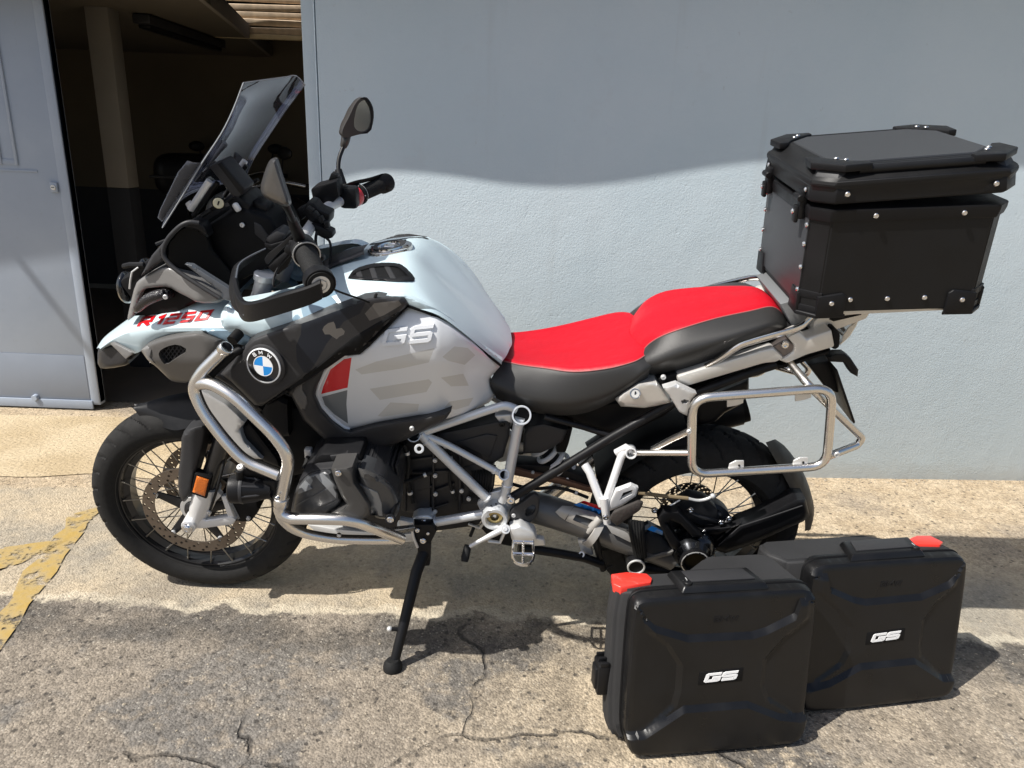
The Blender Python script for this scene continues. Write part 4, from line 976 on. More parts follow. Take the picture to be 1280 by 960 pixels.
v, f, _, _ = loft(rows, 4); tank = part('fuel_tank', (v, f), 'blue', 30); dtank = surf((v, f))
# shaded lower lip of the blue tank shell, black joint line below it
lip = [(470, 369), (506, 369), (514, 373), (543, 384), (562, 396), (604, 431), (628, 451), (626, 456), (603, 437), (560, 404), (543, 393), (511, 382), (506, 374)]
def dlp(x, y): return -.238+.095*max(0, min(1, (x-520)/110))**1.3
vf, _ = pillow(lip, dlp, (2, .004), .03, 6, it=0); part('tank_lip', vf, 'blue', mir=True)
jl = [(511, 383), (543, 394), (560, 405), (603, 438.5), (626, 457)]
part('tank_joint', tube(chaikin([B(x, y, dlp(x, y)-.002) for x, y in jl], 2), .0035, 8), 'plastic_dk', mir=True)
fc = B(487, 311, 0); nrm = Vector((-.16, 0, 1)).normalized(); mb = MB()
fc = B(487.5, 311, dtank(487.5, 311))+Vector((0, 0, .001))
mb.add(lathe([(0, .004), (.03, .005), (.031, .009), (.043, .010), (.044, .006), (.053, .006), (.058, .003), (.059, -.006)], fc, nrm, 40), 0)
mb.add(lathe([(.031, .0095), (.0425, .0105)], fc, nrm, 40), 1)
for k in range(6):
    a = k*pi/3; u = nrm.orthogonal().normalized(); w_ = nrm.cross(u); bolt(mb, fc+(u*cos(a)+w_*sin(a))*.05+nrm*.005, .0035, .003, 1, nrm)
mb.add(box(fc+nrm*.008, (.028, .010, .006), .002), 0)
part('filler_cap', mb, ['chrome', 'plastic_gr'])
rows = []
for a, b, c_ in (((404, 330), (399, 341), 0), ((420, 321), (416, 332), 0), ((440, 314), (438, 324), 0), ((461, 308.5), (455, 317), 0)):
    rows.append([B(*a, .06)+Vector((0, 0, .008)), B(*a, .06).lerp(B(*b, -.03), .5)+Vector((0, 0, .010)), B(*b, -.03)+Vector((0, 0, .009)), B(b[0], b[1]+1, -.04)])
v, f, _, _ = loft(rows, 3, mir=False); part('tank_trim', (v, f), 'plastic_gr')
vent = [(434.5, 349), (436, 345), (441, 338.4), (462.5, 331.5), (480, 330), (496, 330), (505, 334), (518, 348), (517.5, 352.5)]
dvn = dtank
inn = [(439, 348), (442, 341), (463, 334), (480, 332.5), (495, 332.5), (503, 337), (514.5, 349.5)]
vf, _ = pillow(vent, lambda x, y: dvn(x, y)-.007, (2, .004), .02, 4, holes=[inn], it=1); vfo = part('vent_frame', vf, 'plastic'); mirror(vfo).location.y -= .016
vf, _ = pillow(inn, lambda x, y: dvn(x, y)-.0015, (0, 0), .01, 4, it=1); vfo = part('vent_recess', vf, 'plastic_dk'); mirror(vfo).location.y -= .012
for a in ((448, 338, 452, 349), (465, 334, 471, 350), (484, 333, 494, 350)):
    vf, _ = pillow([(a[0]-4, a[1]), (a[0]+2, a[1]-.5), (a[2]+2, a[3]), (a[2]-5, a[3])], lambda x, y: dvn(x, y)-.004, (1, .001), .006, 3, it=0); vfo = part('vent_fin', vf, 'plastic_gr'); mirror(vfo).location.y -= .016

# ------------------------------------------------------------------ side panels
dark = [(306.6, 431), (316, 423), (345, 412), (377, 402), (428, 383), (452, 374), (470, 371), (506, 372), (511, 381), (486, 404), (460, 430), (449, 440), (429, 442.5), (409, 457), (384, 472), (357, 488), (327, 508), (318, 506), (303, 491), (289, 478), (275, 468), (292, 452), (302, 440)]
def ddk(x, y): return -.252-.028*sin(max(0, min(1, (x-270)/240))*pi)-.012*max(0, min(1, (y-380)/60))
vf, dpan = pillow(dark, ddk, (5, .016), .05, 6, it=0, regions=[([(377, 404.5), (390, 400), (428, 386), (458, 376), (450, 392), (430, 402), (420, 415), (408, 430), (398, 448), (386, 466), (380, 466), (371, 452), (370, 432), (376, 418)], 1), ([(403, 412), (405, 408), (410, 404), (417, 402), (419, 406), (420, 411), (427, 410), (431, 414), (430, 418), (424, 421), (421, 424), (416, 421), (412, 418), (406, 418)], 2), ([(456, 392), (468, 379), (498, 375.5), (502, 381), (480, 394), (462, 401)], 2)])
pan = part('side_panel', MB().add(vf, pillow.m), ['charcoal', 'charcoal_blue', 'grey_print'], mir=True)
# lower black edge of the panel
crs = [(509, 385), (486, 407), (460, 433), (449, 443)]
vf, _ = pillow([(511, 383), (497, 388), (470, 402), (440, 420), (410, 444), (360, 484), (328, 506), (333, 506), (360, 490), (411, 459), (431, 445), (450, 443), (462, 433), (488, 407)], lambda x, y: dpan(x, y)+.002-.004, (4, .012), .03, 6, it=0); part('panel_edge', vf, 'plastic_dk', mir=True)
# emblem
em = B(331.5, 456, 0); dE = dpan(331.5, 456); em = B(331.5, 456, dE-.002); nE = Vector((-.22, -1, .10)).normalized(); mb = MB()
uE = Vector((0, 0, 1)); uE = (uE-nE*uE.dot(nE)).normalized(); rE = uE.cross(nE)*1
rE = nE.cross(uE)*-1 if rE.x < 0 else rE
mb.add(lathe([(.052, -.008), (.051, .002), (.046, .005), (.0435, .005)], em, nE, 48), 0)
mb.add(lathe([(.0435, .005), (.0435, .008), (.0405, .009), (.0405, .007)], em, nE, 48), 1)
mb.add(lathe([(.0405, .0075), (.0250, .0085)], em, nE, 48), 2)
mb.add(lathe([(.0250, .0085), (.0250, .0095), (.0232, .0095)], em, nE, 48), 1)
for q in range(4):
    vs = [em+nE*.0098]; n_ = 10
    for k in range(n_+1):
        a = q*pi/2+k*pi/2/n_; vs.append(em+nE*.0092+(rE*cos(a)+uE*sin(a))*.0234)
    mb.add((vs, [[0, k, k+1] for k in range(1, n_+1)]), 1 if q % 2 == 0 else 3)
for ch, an in (('B', 128), ('M', 97), ('W', 57)):
    qs, wd = strokes(ch, .11); a = radians(an); rr = rE*cos(a)+uE*sin(a); tt = rE*sin(a)-uE*cos(a)
    for q in qs:
        F_ = [em+nE*.0092+rr*(.0282+p_.y*.0095)+tt*((p_.x-wd/2)*.0105) for p_ in q]; mb.add((F_, [[0, 1, 2, 3]]), 1)
emb = part('emblem', mb, ['charcoal', 'emwhite', 'emblack', 'emblue'])
# silver tank side panel with embossed letters, red and grey print
silv = [(429, 442.5), (449, 440), (460, 430), (486, 404), (509, 382.5), (514, 381), (530, 386), (545, 393), (562, 404), (604, 438), (627, 456), (619, 465), (611, 474), (613, 484), (619, 495), (611, 503.5), (582, 517), (558, 524), (525, 520), (480, 527), (450, 534), (437, 537.5), (429, 535.5), (415, 525), (402, 511), (394, 494), (398, 480), (409, 457)]
def dsv(x, y):
    b = -.258-.012*sin(max(0, min(1, (x-395)/160))*pi)
    b += .105*max(0, min(1, (x-545)/80))**1.5 + .055*max(0, min(1, (440-y)/65))**1.6
    b += .0007*max(0, y-452)
    k = (x-(586+.45*abs(y-464)))/16; b += .010/(1+2.718**(-4*k)) if 425 < y < 520 else 0
    return b
REG = [([(444, 462), (470, 452), (543, 435), (536, 453), (500, 461), (452, 468)], 1), ([(462, 486), (536, 474), (540, 478), (533, 490), (475, 500)], 1), ([(472, 520), (488, 503), (524, 505), (522, 514), (478, 521)], 1), ([(553, 446), (568, 433), (585, 435), (594, 444), (581, 456), (560, 451)], 1), ([(551, 472), (579, 467), (586, 482), (564, 483)], 1), ([(555, 510), (562, 502), (592, 497), (586, 507), (570, 512)], 1),
       ([(430, 449), (439.5, 447), (434.5, 484.5), (401.5, 492.5), (404, 483), (413, 462)], 2), ([(402.5, 496), (434.3, 487.5), (433, 505), (435, 529.5), (418, 518), (406, 506)], 3)]
vf, dsil = pillow(silv, dsv, (5, .018), .05, 5, it=0, regions=REG); part('tank_side_panel', MB().add(vf, pillow.m), ['silver', 'silver_warm', 'redpaint', 'greypaint'], 60, mir=True)
wl_ = [(434, 443), (428, 444), (410, 458), (399, 481), (395.5, 494), (403, 510), (416, 523.5), (430, 534), (437, 535.5)]
part('white_pinstripe', tube(chaikin([B(x, y, dsil(x+3, y)-.001) for x, y in wl_], 2), (.0058), 8), 'whiteline', mir=True)
mb = lettering('GS', [(478.5, 433), (537, 427.5), (542.5, 405.5), (484.5, 411.5)], dsil, .0055, .10, .30, th=.002); part('embossed_lettering', mb, 'silver')
# black surround under the silver panel
low = [(357, 488), (366, 480), (409, 455), (410, 458), (397, 482), (393, 494), (401, 512), (415, 527), (430, 538), (438, 540), (465, 532), (480, 529), (525, 522), (564, 514), (556, 526), (527, 540), (509, 549), (473, 564), (449, 567), (428, 568), (404, 548), (379, 525), (365, 497)]
vf, dlow = pillow(low, lambda x, y: -.262+.0006*max(0, y-500), (6, .02), .06, 6, it=0); part('panel_surround', vf, 'charcoal', mir=True)
vf, _ = pillow([(364, 486), (384, 474), (376, 484), (386, 500), (380, 518), (366, 497)], lambda x, y: dlow(x, y)-.003, (2, .004), .006, 5); part('surround_facet', vf, 'nose2', mir=True)
mb = MB(); bolt(mb, B(515, 535, -.27), .006, .006, 0); part('surround_bolt', mb, ['alu'], mir=True)
core = MB(); core.add(slab([(330, 425), (420, 360), (510, 370), (570, 430), (575, 490), (540, 515), (440, 550), (385, 515), (335, 490)], -.16, .32, .02)); part('tank_core', core, 'plastic_dk')
# radiator shroud inside the crash bar
vf, _ = pillow([(247, 484), (258, 490.6), (283, 505), (296, 517), (306.5, 528), (300, 536), (306, 552), (328, 574), (312, 573), (290, 562), (264, 535), (249, 507)], -.235, (3, .008), .03, 5, it=0); part('radiator_shroud', vf, 'alu', mir=True)
vf, _ = pillow([(258, 489), (290, 503), (318, 535), (346, 572), (352, 585), (330, 577), (303, 545), (301, 536), (309, 528), (284, 503)], -.215, (3, .01), .04, 6, it=0); part('radiator_frame', vf, 'plastic', mir=True)
mb = MB()
for k in range(10): mb.add(tube([B(304+k*4.2, 530+k*5, -.20), B(312+k*4.2, 526+k*5, -.20)], .002, 5))
part('radiator_fins', mb, 'plastic_gr')
mb = MB(); mb.add(slab([(270, 470), (300, 470), (330, 505), (375, 510), (420, 560), (400, 590), (360, 600), (330, 560), (290, 520), (262, 490)], -.17, .34, .02)); part('radiator', mb, 'plastic_dk')
vf, _ = pillow([(262, 468), (275, 466), (300, 480), (330, 512), (322, 516), (300, 492), (284, 480)], -.262, (3, .01), .04, 5); part('panel_trim', vf, 'plastic', mir=True)
vf, _ = pillow([(326, 508), (352, 496), (360, 500), (362, 545), (345, 546), (328, 520)], -.21, (3, .01), .04, 6, it=0); part('duct_cover', vf, 'plastic', mir=True)

# ------------------------------------------------------------------ crash bars and auxiliary lamps
def bars(L, r=.0145, n=3): return tube(fillet([B(*q) for q in L], .05, 6), r, 14)
cb = MB()
cb.add(bars([(283, 434.5, -.300), (252, 465, -.31), (241, 484, -.315), (252, 512, -.33), (283, 553, -.355), (306, 577, -.37), (349, 594, -.385)]), 0)
cb.add(bars([(247, 480, -.312), (264, 479, -.33), (293, 496, -.35), (344, 545, -.385), (362, 572, -.395), (352, 622, -.395), (350, 634, -.395)]), 0)
p0 = B(283, 434.5, -.300); cb.add(tube([B(299, 416, -.245), B(290, 426, -.272)], .013, 14), 1)
d_ = (B(283, 434.5, -.3)-B(262, 455, -.307)).normalized(); cb.add(ring(p0-d_*.012, p0+d_*.006+Vector((.0, -.006, 0)), .0165, .0125), 0); cb.add(cyl(p0-d_*.001, p0+d_*.0025+Vector((0, -.004, 0)), .0126), 1)
cb.add(tube([B(303, 436, -.262), B(292, 442, -.275), B(268, 464, -.29), B(262, 470, -.30)], .010, 10), 1)
upb = part('crash_bar', cb, ['steel', 'plastic_dk'], 50, mir=True)
cb = MB()
cb.add(bars([(351, 628, -.395), (348, 640, -.395), (362, 648, -.40), (400, 648.5, -.41), (440, 649.5, -.405), (478, 664, -.37), (502, 674, -.33)]), 0)
cb.add(bars([(350, 634, -.395), (350, 646, -.395), (364, 660, -.385), (384, 668, -.37), (420, 674, -.355), (470, 675, -.34), (503, 675, -.32)], .0125), 0)
cb.add(tube([B(480, 665, -.36), B(515, 660, -.25)], .010, 10), 0)
cb.add(ring(B(352, 622, -.395), B(351, 632, -.395), .018, .014), 0); bolt(cb, B(347, 622, -.415), .006, .006, 1); bolt(cb, B(424, 668, -.372), .006, .006, 1)
part('crash_bar', cb, ['steel', 'chrome'], 50, mir=True)
mb = MB(); a = B(287, 611, -.37); b = B(338, 611, -.36); ax = b-a; L = ax.length
mb.add(lathe([(0, .004), (.026, .004), (.030, 0), (.034, .003), (.0355, .012), (.0355, .035), (.033, .045), (.029, .07), (.023, .10), (.017, L-.006), (.012, L), (0, L)], a, ax, 24), 0)
u = ax.normalized().orthogonal().normalized(); w_ = ax.normalized().cross(u)
for k in range(8):
    an = 2*pi*k/8; q = (u*cos(an)+w_*sin(an)); mb.add(tube([a+ax*.34+q*.034, a+ax*.7+q*.027, a+ax*.92+q*.019], [.003, .0045, .003], 6), 1)
mb.add(lathe([(.0365, .028), (.0372, .032), (.0365, .036)], a, ax, 24), 1)
mb.add(cyl(B(300, 587, -.375), B(300, 600, -.37), .010), 0); bolt(mb, B(300.5, 585, -.385), .008, .007, 2, (0, -.5, 1)); mb.add(slab([(296, 588), (306, 586), (322, 588), (345, 595), (345, 603), (320, 598), (298, 597)], -.36, .02, .003), 0); mb.add(box(B(338, 604, -.36), (.03, .025, .03), .006), 0)
part('auxiliary_lamp', mb, ['plastic', 'plastic_gr', 'alu'], mir=True)

# ------------------------------------------------------------------ engine
mb = MB(); mb.add(slab([(400, 560), (520, 545), (600, 560), (612, 640), (600, 660), (540, 668), (500, 668), (420, 660), (390, 620)], -.14, .28, .02)); mb.add(slab([(500, 545), (600, 555), (618, 590), (612, 640), (545, 648), (500, 640)], -.155, .10, .01)); eng = part('engine_block', mb, 'engine')
mb = MB()
for x, y0_, y1_ in ((505, 555, 640), (540, 556, 645), (573, 570, 645)): mb.add(slab([(x, y0_), (x+3, y0_), (x+3, y1_), (x, y1_)], -.168, .02, .002))
for a_ in ((503, 617, 540, 607), (540, 614, 568, 604), (515, 590, 572, 588), (541, 635, 560, 629), (508, 575, 540, 571)): mb.add(slab([(a_[0], a_[1]), (a_[2], a_[3]), (a_[2], a_[3]+3), (a_[0], a_[1]+3)], -.164, .02, .002))
mb.add(slab([(504, 598), (538, 594), (538, 640), (504, 640)], -.164, .03, .006)); mb.add(slab([(576, 585), (608, 575), (606, 630), (576, 632)], -.160, .03, .01))
mb.add(cyl(B(594, 606, -.15), B(594, 606, -.168), .022)); part('engine_ribs', mb, 'engine', par=eng)
mb = MB()
for q in ((544, 594), (544.5, 617), (544, 639), (586, 623), (577, 613), (496, 577), (544, 575)): bolt(mb, B(*q, -.168), .0065, .006, 0)
mb.add(ring(B(524, 561, -.24), B(524, 561, -.252), .0125, .006), 0)
part('engine_bolts', mb, ['alu'], par=eng)
mb = MB(); bz = [(546, 602, 605, 612)]
for k in range(9): mb.add(tube(chaikin([B(590+k*3.6, 585-k*.4, -.15), B(592+k*3.2, 598, -.18-.002*k), B(588+k*3.5, 612, -.17), B(584+k*3, 622, -.16)], 2), .0028, 6))
part('cable_loom', mb, 'rubber')
# cylinder with fins and its head cover
mb = MB(); mb.add(slab([(372, 602), (388, 588), (440, 582), (478, 594), (497, 618), (496, 640), (485, 652), (375, 652)], -.345, .19, .01), 0)
cyo = part('cylinder', mb, ['engine'], mir=True)
vf, d1_ = pillow([(364, 637), (367, 619), (372, 606), (385, 591), (403, 587), (414, 586), (420, 600), (428, 622), (427, 630), (412, 642), (404, 651), (372, 651), (364, 647)], lambda x, y: -.382+.0009*max(0, 400-x)+.0007*max(0, 610-y), (6, .03), .06, 6); part('head_cover', vf, 'engine_gr', mir=True)
vf, _ = pillow([(365, 634), (395, 617), (424, 602), (428, 622), (400, 635), (372, 647)], lambda x, y: d1_(x, y)-.003, (2, .003), .006, 5, it=0); part('head_cover_facet', vf, 'engine_gr', mir=True)
vf, _ = pillow([(393, 594), (404, 592.5), (424, 612), (427, 622), (420, 623)], lambda x, y: d1_(x, y)-.0045, (0, 0), .004, 5, it=0); part('head_print', vf, 'engine_lt', mir=True)
vf, _ = pillow([(374, 609), (381, 601), (390, 611), (372, 618)], lambda x, y: d1_(x, y)-.0035, (0, 0), .004, 5, it=0); part('head_print', vf, 'engine_lt', mir=True)
vf, _ = pillow([(414, 585.5), (427, 584), (440, 583.5), (443, 603), (453, 617), (462, 631), (463, 644), (450, 651), (408, 651), (413, 642), (434, 631), (427, 621), (418, 600)], -.398, (4, .012), .06, 6, it=0); mb = MB().add(vf); bolt(mb, B(423, 591, -.399), .008, .005, 1)
M['engine_gr2'] = mat('dark_taupe_cover', (.060, .058, .056), .42, .1, .1); part('head_strap', mb, ['engine_gr2', 'chrome'], mir=True)
vf, d2_ = pillow([(447, 584), (460, 588), (476, 594), (490, 605), (499, 620), (500, 636), (494, 648), (478, 650), (466, 646), (464, 630), (453, 612), (448, 600)], lambda x, y: -.385+.0008*max(0, x-460), (7, .035), .06, 6); part('head_end_cover', vf, 'engine_gr', mir=True)
vf, _ = pillow([(449, 605), (462, 612), (472, 616), (477, 630), (478, 645), (464, 644), (462, 630)], lambda x, y: d2_(x, y)-.003, (0, 0), .004, 5, it=0); part('head_end_facet', vf, 'engine_lt', mir=True)
vf, _ = pillow([(448, 586), (462, 590), (484, 602), (470, 602), (450, 596)], lambda x, y: d2_(x, y)-.003, (0, 0), .004, 5, it=0); part('head_end_facet', vf, 'engine_gr2', mir=True)
mb = MB(); mb.add(tube([B(487, 651, -.375), B(494, 632, -.355), B(497, 628, -.34)], .006, 8), 0); mb.add(cyl(B(488, 649, -.37), B(488, 649, -.392), .013), 0); bolt(mb, B(488, 649, -.392), .009, .005, 1); part('spark_plug_cap', mb, ['plastic', 'chrome'], mir=True)
mb = MB(); mb.add(slab([(394, 573), (402, 568), (450, 567), (454, 582), (440, 584), (394, 588), (388, 584)], -.315, .12, .006), 0); mb.add(slab([(412, 570), (434, 568), (435, 573), (416, 577)], -.318, .02, .002), 1); bolt(mb, B(417, 563, -.27), .006, .006, 2)
for k in range(6): mb.add(tube([B(455+k*4.2, 570+k*2.0, -.25), B(462+k*4.2, 585+k*2.2, -.25)], .0022, 5), 1)
part('injector_cover', mb, ['plastic', 'plastic_gr', 'alu'], mir=True)
mb = MB(); mb.add(slab([(380, 655), (420, 662), (500, 668), (545, 664), (540, 676), (480, 682), (400, 672)], -.13, .26, .01)); part('bash_plate', mb, 'alu')
mb = MB(); mb.add(tube(chaikin([B(385, 560, -.2), B(386, 575, -.22), B(380, 588, -.25)], 2), .009, 8), 0); mb.add(box(B(386, 566, -.21), (.02, .02, .03), .004), 1); part('coolant_hose', mb, ['rubber', 'alu'])

# ------------------------------------------------------------------ frame
fr_ = MB()
def fb(L, r, mi=0, fil=.03): fr_.add(tube(fillet([B(*q) for q in L], fil, 5), r, 14), mi)
fb([(526, 541, -.185), (612, 512, -.175), (632, 506, -.17), (646, 512, -.17)], .0115)
fb([(650, 522, -.175), (647.5, 532, -.178), (637.5, 586, -.19), (633, 612, -.19), (628, 626, -.19)], .0138)
fb([(526, 542, -.188), (560, 556, -.19), (624, 591, -.19)], .0092)
fb([(526, 542, -.19), (534, 551, -.192), (610, 624, -.195)], .0132)
fb([(612, 641, -.195), (541, 653, -.195), (524, 655, -.195)], .0132)
fr_.add(ring(B(652, 519, -.14), B(652, 519, -.20), .0255, .0205)); fr_.add(cyl(B(652, 519, -.14), B(652, 519, -.17), .021), 1)
fr_.add(ring(B(517, 544, -.15), B(517, 544, -.205), .0185, .015)); fr_.add(cyl(B(517, 544, -.15), B(517, 544, -.19), .0155), 1)
fr_.add(ring(B(630, 593.5, -.15), B(630, 593.5, -.208), .0155, .0105)); fr_.add(cyl(B(630, 593.5, -.15), B(630, 593.5, -.19), .011), 1)
fr_.add(lathe([(.020, .0), (.036, .0), (.036, .05), (.034, .054), (.0255, .054), (.0245, .05), (.022, .036), (0, .036)], B(619, 635, -.165), (0, -1, 0), 32), 0)
fr_.add(lathe([(.0215, .037), (.0215, .041), (.012, .042), (.012, .036), (.0045, .036), (.004, .030), (0, .030)], B(619, 635, -.165), (0, -1, 0), 32), 2)
for q in ((614, 632), (620, 630)): fr_.add(cyl(B(*q, -.206), B(*q, -.2085), .0025, seg=8), 1)
fr_.add(slab([(596, 630), (606, 618), (628, 612), (640, 622), (640, 642), (634, 656), (620, 658), (606, 652)], -.172, .02, .004), 0)
fr_.add(slab([(618, 520), (640, 518), (641, 529), (624, 528)], -.15, .03, .003), 0)
fr_.add(slab([(514, 650), (522, 645), (536, 645), (544, 652), (540, 660), (520, 660)], -.20, .05, .005), 0); bolt(fr_, B(530, 652, -.203), .009, .006, 3)
fr_.add(tube([B(500, 655, -.23), B(512, 656, -.21), B(520, 654, -.2)], .012, 10), 0)
part('main_frame', fr_, ['frame', 'plastic_dk', 'gold', 'chrome'], 45, mir=True)
vf, _ = pillow([(545, 542), (580, 535), (617.5, 527), (638, 525), (637, 545), (629, 571), (614, 581), (590, 570), (567, 560), (552, 552)], -.155, (3, .01), .05, 6, it=0); mb = MB().add(vf); mb.add(slab([(570, 553), (608, 543), (622, 545), (612, 573)], -.16, .02, .004)); bolt(mb, B(627.6, 530, -.157), .008, .006, 1); part('throttle_body_cover', mb, ['plastic_gr', 'plastic'])
vf, _ = pillow([(655, 542), (661, 532), (680, 529), (710, 537), (703, 552), (690, 560), (676, 566), (654, 567)], -.135, (3, .01), .06, 6, it=0); part('reservoir_cover', vf, 'plastic_gr')
mb = MB(); mb.add(slab([(705, 536), (716, 535), (711, 555), (707, 566), (695, 566), (697, 555)], -.10, .04, .004)); mb.add(slab([(640, 525), (700, 520), (730, 530), (700, 540), (650, 536)], -.08, .16, .01)); part('subframe_core', mb, 'plastic_dk')
sp = []; c0 = B(672, 548, -.06); c1 = B(704, 590, -.06); ax = (c1-c0); u = ax.normalized().orthogonal().normalized(); w_ = ax.normalized().cross(u)
for k in range(121):
    a = k/120*2*pi*5.2; sp.append(c0+ax*(k/120)*1.1+(u*cos(a)+w_*sin(a))*.036)
part('shock_spring', tube(sp, .0072, 8), 'spring'); part('shock_body', tube([c0, c1], .022, 12), 'engine')
mb = MB(); mb.add(tube([B(636, 624, -.19), B(700, 586, -.18), B(767, 545, -.17), B(843, 502, -.165), B(930, 468, -.15), B(970, 455, -.15)], .0125, 12)); mb.add(tube([B(681, 521, -.15), B(730, 534, -.155), B(770, 547, -.165)], .0085, 10)); mb.add(tube([B(760, 545, -.15), B(800, 525, -.15)], .007, 8)); bolt(mb, B(638.5, 623, -.205), .0125, .012, 1); bolt(mb, B(722, 580, -.19), .004, .004, 1)
part('subframe', mb, ['plastic', 'chrome'], mir=True)
vf, _ = pillow([(690, 508), (740, 505), (780, 500), (845, 508), (830, 520), (772, 548), (768, 543), (720, 528)], -.12, (4, .02), .24, 8, it=0); part('battery_tray', vf, 'plastic_dk')
mb = MB(); mb.add(slab([(643, 585), (660, 590), (700, 598), (745, 612), (744, 618), (700, 606), (640, 594)], -.11, .05, .003), 0); mb.add(slab([(640, 580), (690, 583), (745, 600), (745, 612), (690, 598), (640, 588)], -.10, .05, .004), 1); bolt(mb, B(666, 590, -.112), .005, .005, 2); part('heat_guard', mb, ['copper', 'plastic', 'alu'])
# inner rear mudguard, silencer on the far side
rows = []
for an in range(102, 158, 8):
    a = radians(an); r = .365; rows.append([Vector((.752+cos(a)*r, 0, .318+sin(a)*r)), Vector((.752+cos(a)*r, -.07, .318+sin(a)*(r-.005))), Vector((.752+cos(a)*(r-.03), -.098, .318+sin(a)*(r-.03)))])
v, f, _, _ = loft(rows, 2); part('inner_mudguard', (v, f), 'plastic_dk', 60)
vf, _ = pillow([(868, 505), (880, 494), (900, 488), (936, 473), (936, 492), (925, 506), (906, 516), (894, 527), (872, 532)], .0, (4, .02), .10, 6, it=0); part('tail_underside', vf, 'plastic')
mb = MB(); mb.add(tube([Vector((.45, .17, .42)), Vector((.62, .20, .52)), Vector((.90, .22, .60))], [.05, .07, .065], 20), 0); mb.add(ring(Vector((.895, .22, .598)), Vector((.92, .22, .608)), .06, .045), 1); part('silencer', mb, ['plastic', 'plastic_dk'])
mb = MB(); mb.add(tube(chaikin([Vector((-.3, .1, .28)), Vector((0, .08, .2)), Vector((.25, .12, .22)), Vector((.46, .17, .42))], 2), .025, 12)); part('exhaust_pipe', mb, 'steel')
# cross-bar of the centre stand
mb = MB(); mb.add(tube([B(648, 684, -.20), B(690, 690, -.19), B(730, 697, -.18), B(752, 705, -.17)], .013, 10), 0); mb.add(slab([(600, 660), (640, 655), (660, 672), (640, 684), (618, 680)], -.10, .12, .006), 0); mb.add(slab([(722, 676), (735, 674), (742, 694), (728, 694)], -.16, .02, .003), 1); mb.add(tube([B(745, 668, -.17), B(748, 690, -.165), B(754, 712, -.16)], .010, 8), 0); mb.add(ring(B(727, 693, -.165), B(727, 693, -.185), .009, .004), 1)
part('centre_stand', mb, ['plastic', 'alu'])

# weld beads, cooling fins, hoses with clips
for q0, q1, rr in (((609, 622, -.195), (600, 614, -.195), .0140), ((606, 642, -.195), (592, 644.5, -.195), .0140), ((534, 551, -.191), (541, 557, -.192), .0140), ((544, 652.5, -.195), (556, 650.5, -.195), .0140), ((634, 606, -.19), (635.5, 598, -.19), .0146), ((648.5, 529, -.178), (647.5, 535, -.178), .0146), ((618, 588, -.19), (611, 584, -.19), .0100)):
    a, b = B(*q0), B(*q1); d = (b-a).normalized()*.006; part('weld_bead', tube([a-d*.6, a-d*.2, a+d*.2, a+d*.6], [rr*.96, rr*1.10, rr*1.10, rr*.96], 14), 'frame')
for k in range(9):
    x = 452+k*5.2; part('cooling_fin', slab([(x, 566+k*2.1), (x+2.4, 566+k*2.1), (x+7, 586+k*2.0), (x+4.4, 586+k*2.0)], -.285, .10, .001), 'engine', mir=True)
for L, r in (([(505, 556, -.18), (512, 575, -.185), (508, 600, -.18), (516, 628, -.175)], .006), ([(560, 562, -.172), (566, 580, -.178), (560, 600, -.175), (570, 625, -.17)], .0045), ([(548, 556, -.17), (575, 562, -.175), (598, 578, -.17)], .005), ([(470, 600, -.20), (500, 604, -.19), (520, 598, -.18), (540, 590, -.17)], .0055), ([(640, 605, -.12), (665, 612, -.13), (700, 608, -.12), (735, 622, -.12)], .005)):
    P_ = chaikin([B(*q) for q in L], 3); o = part('hose', tube(P_, r, 10), 'rubber')
    for k in (len(P_)//4, 3*len(P_)//4):
        t_ = (P_[k+1]-P_[k-1]).normalized()*.004; one('hose_clip', tube([P_[k]-t_, P_[k]+t_], r*1.22, 12), 'alu', o)
# ------------------------------------------------------------------ foot controls, stands
mb = MB(); fo = w2b(W(491, 836, 0)); tp = B(530, 676, -.215)
k1 = tp.lerp(fo, .24)
mb.add(prism([tp+Vector((a, -.012, b)) for a, b in ((-.020, .0), (.020, .004), (.016, -.08), (-.012, -.085))], [tp+Vector((a, .018, b)) for a, b in ((-.020, .0), (.020, .004), (.016, -.08), (-.012, -.085))], .004), 0)
mb.add(tube([tp+Vector((0, 0, -.04)), k1, fo.lerp(tp, .05)], [.018, .0165, .0135], 14), 0)
wu = Vector((0, sin(LEAN), cos(LEAN)))                                   # world up in motorcycle coordinates
mb.add(tube([fo+wu*.0, fo+wu*.008, fo+wu*.02, fo+wu*.03], [.026, .027, .024, .016], 16), 1)
q = k1.lerp(fo, .60); mb.add(tube([q, q+Vector((-.032, -.005, .006))], .006, 8), 0); mb.add(ball(q+Vector((-.034, -.005, .006)), .008), 2)
part('side_stand', mb, ['plastic', 'rubber', 'alu'])
mb = MB(); mb.add(slab([(515, 656), (540, 656), (546, 664), (540, 676), (533, 688), (522, 684), (517, 672)], -.225, .03, .004), 0); bolt(mb, B(529, 675, -.227), .009, .007, 1); bolt(mb, B(535, 666, -.227), .005, .005, 1); bolt(mb, B(522, 662, -.227), .007, .006, 1); mb.add(tube([B(514, 658, -.23), B(517, 672, -.232), B(522, 684, -.228)], .004, 8), 2); mb.add(slab([(499, 650), (516, 653), (517, 660), (500, 664)], -.24, .02, .003), 2)
part('side_stand_bracket', mb, ['plastic', 'chrome', 'alu'])
mb = MB(); mb.add(tube(fillet([B(632, 660, -.22), B(612, 670, -.235), B(587, 683, -.25)], .02), [.009, .008, .006], 10), 0); mb.add(tube([B(632, 662, -.22), B(625, 678, -.228), B(610, 676, -.236)], .005, 8), 0); mb.add(ring(B(632, 661.5, -.205), B(632, 661.5, -.235), .013, .006), 0); mb.add(cyl(B(632, 661.5, -.21), B(632, 661.5, -.238), .0065), 0)
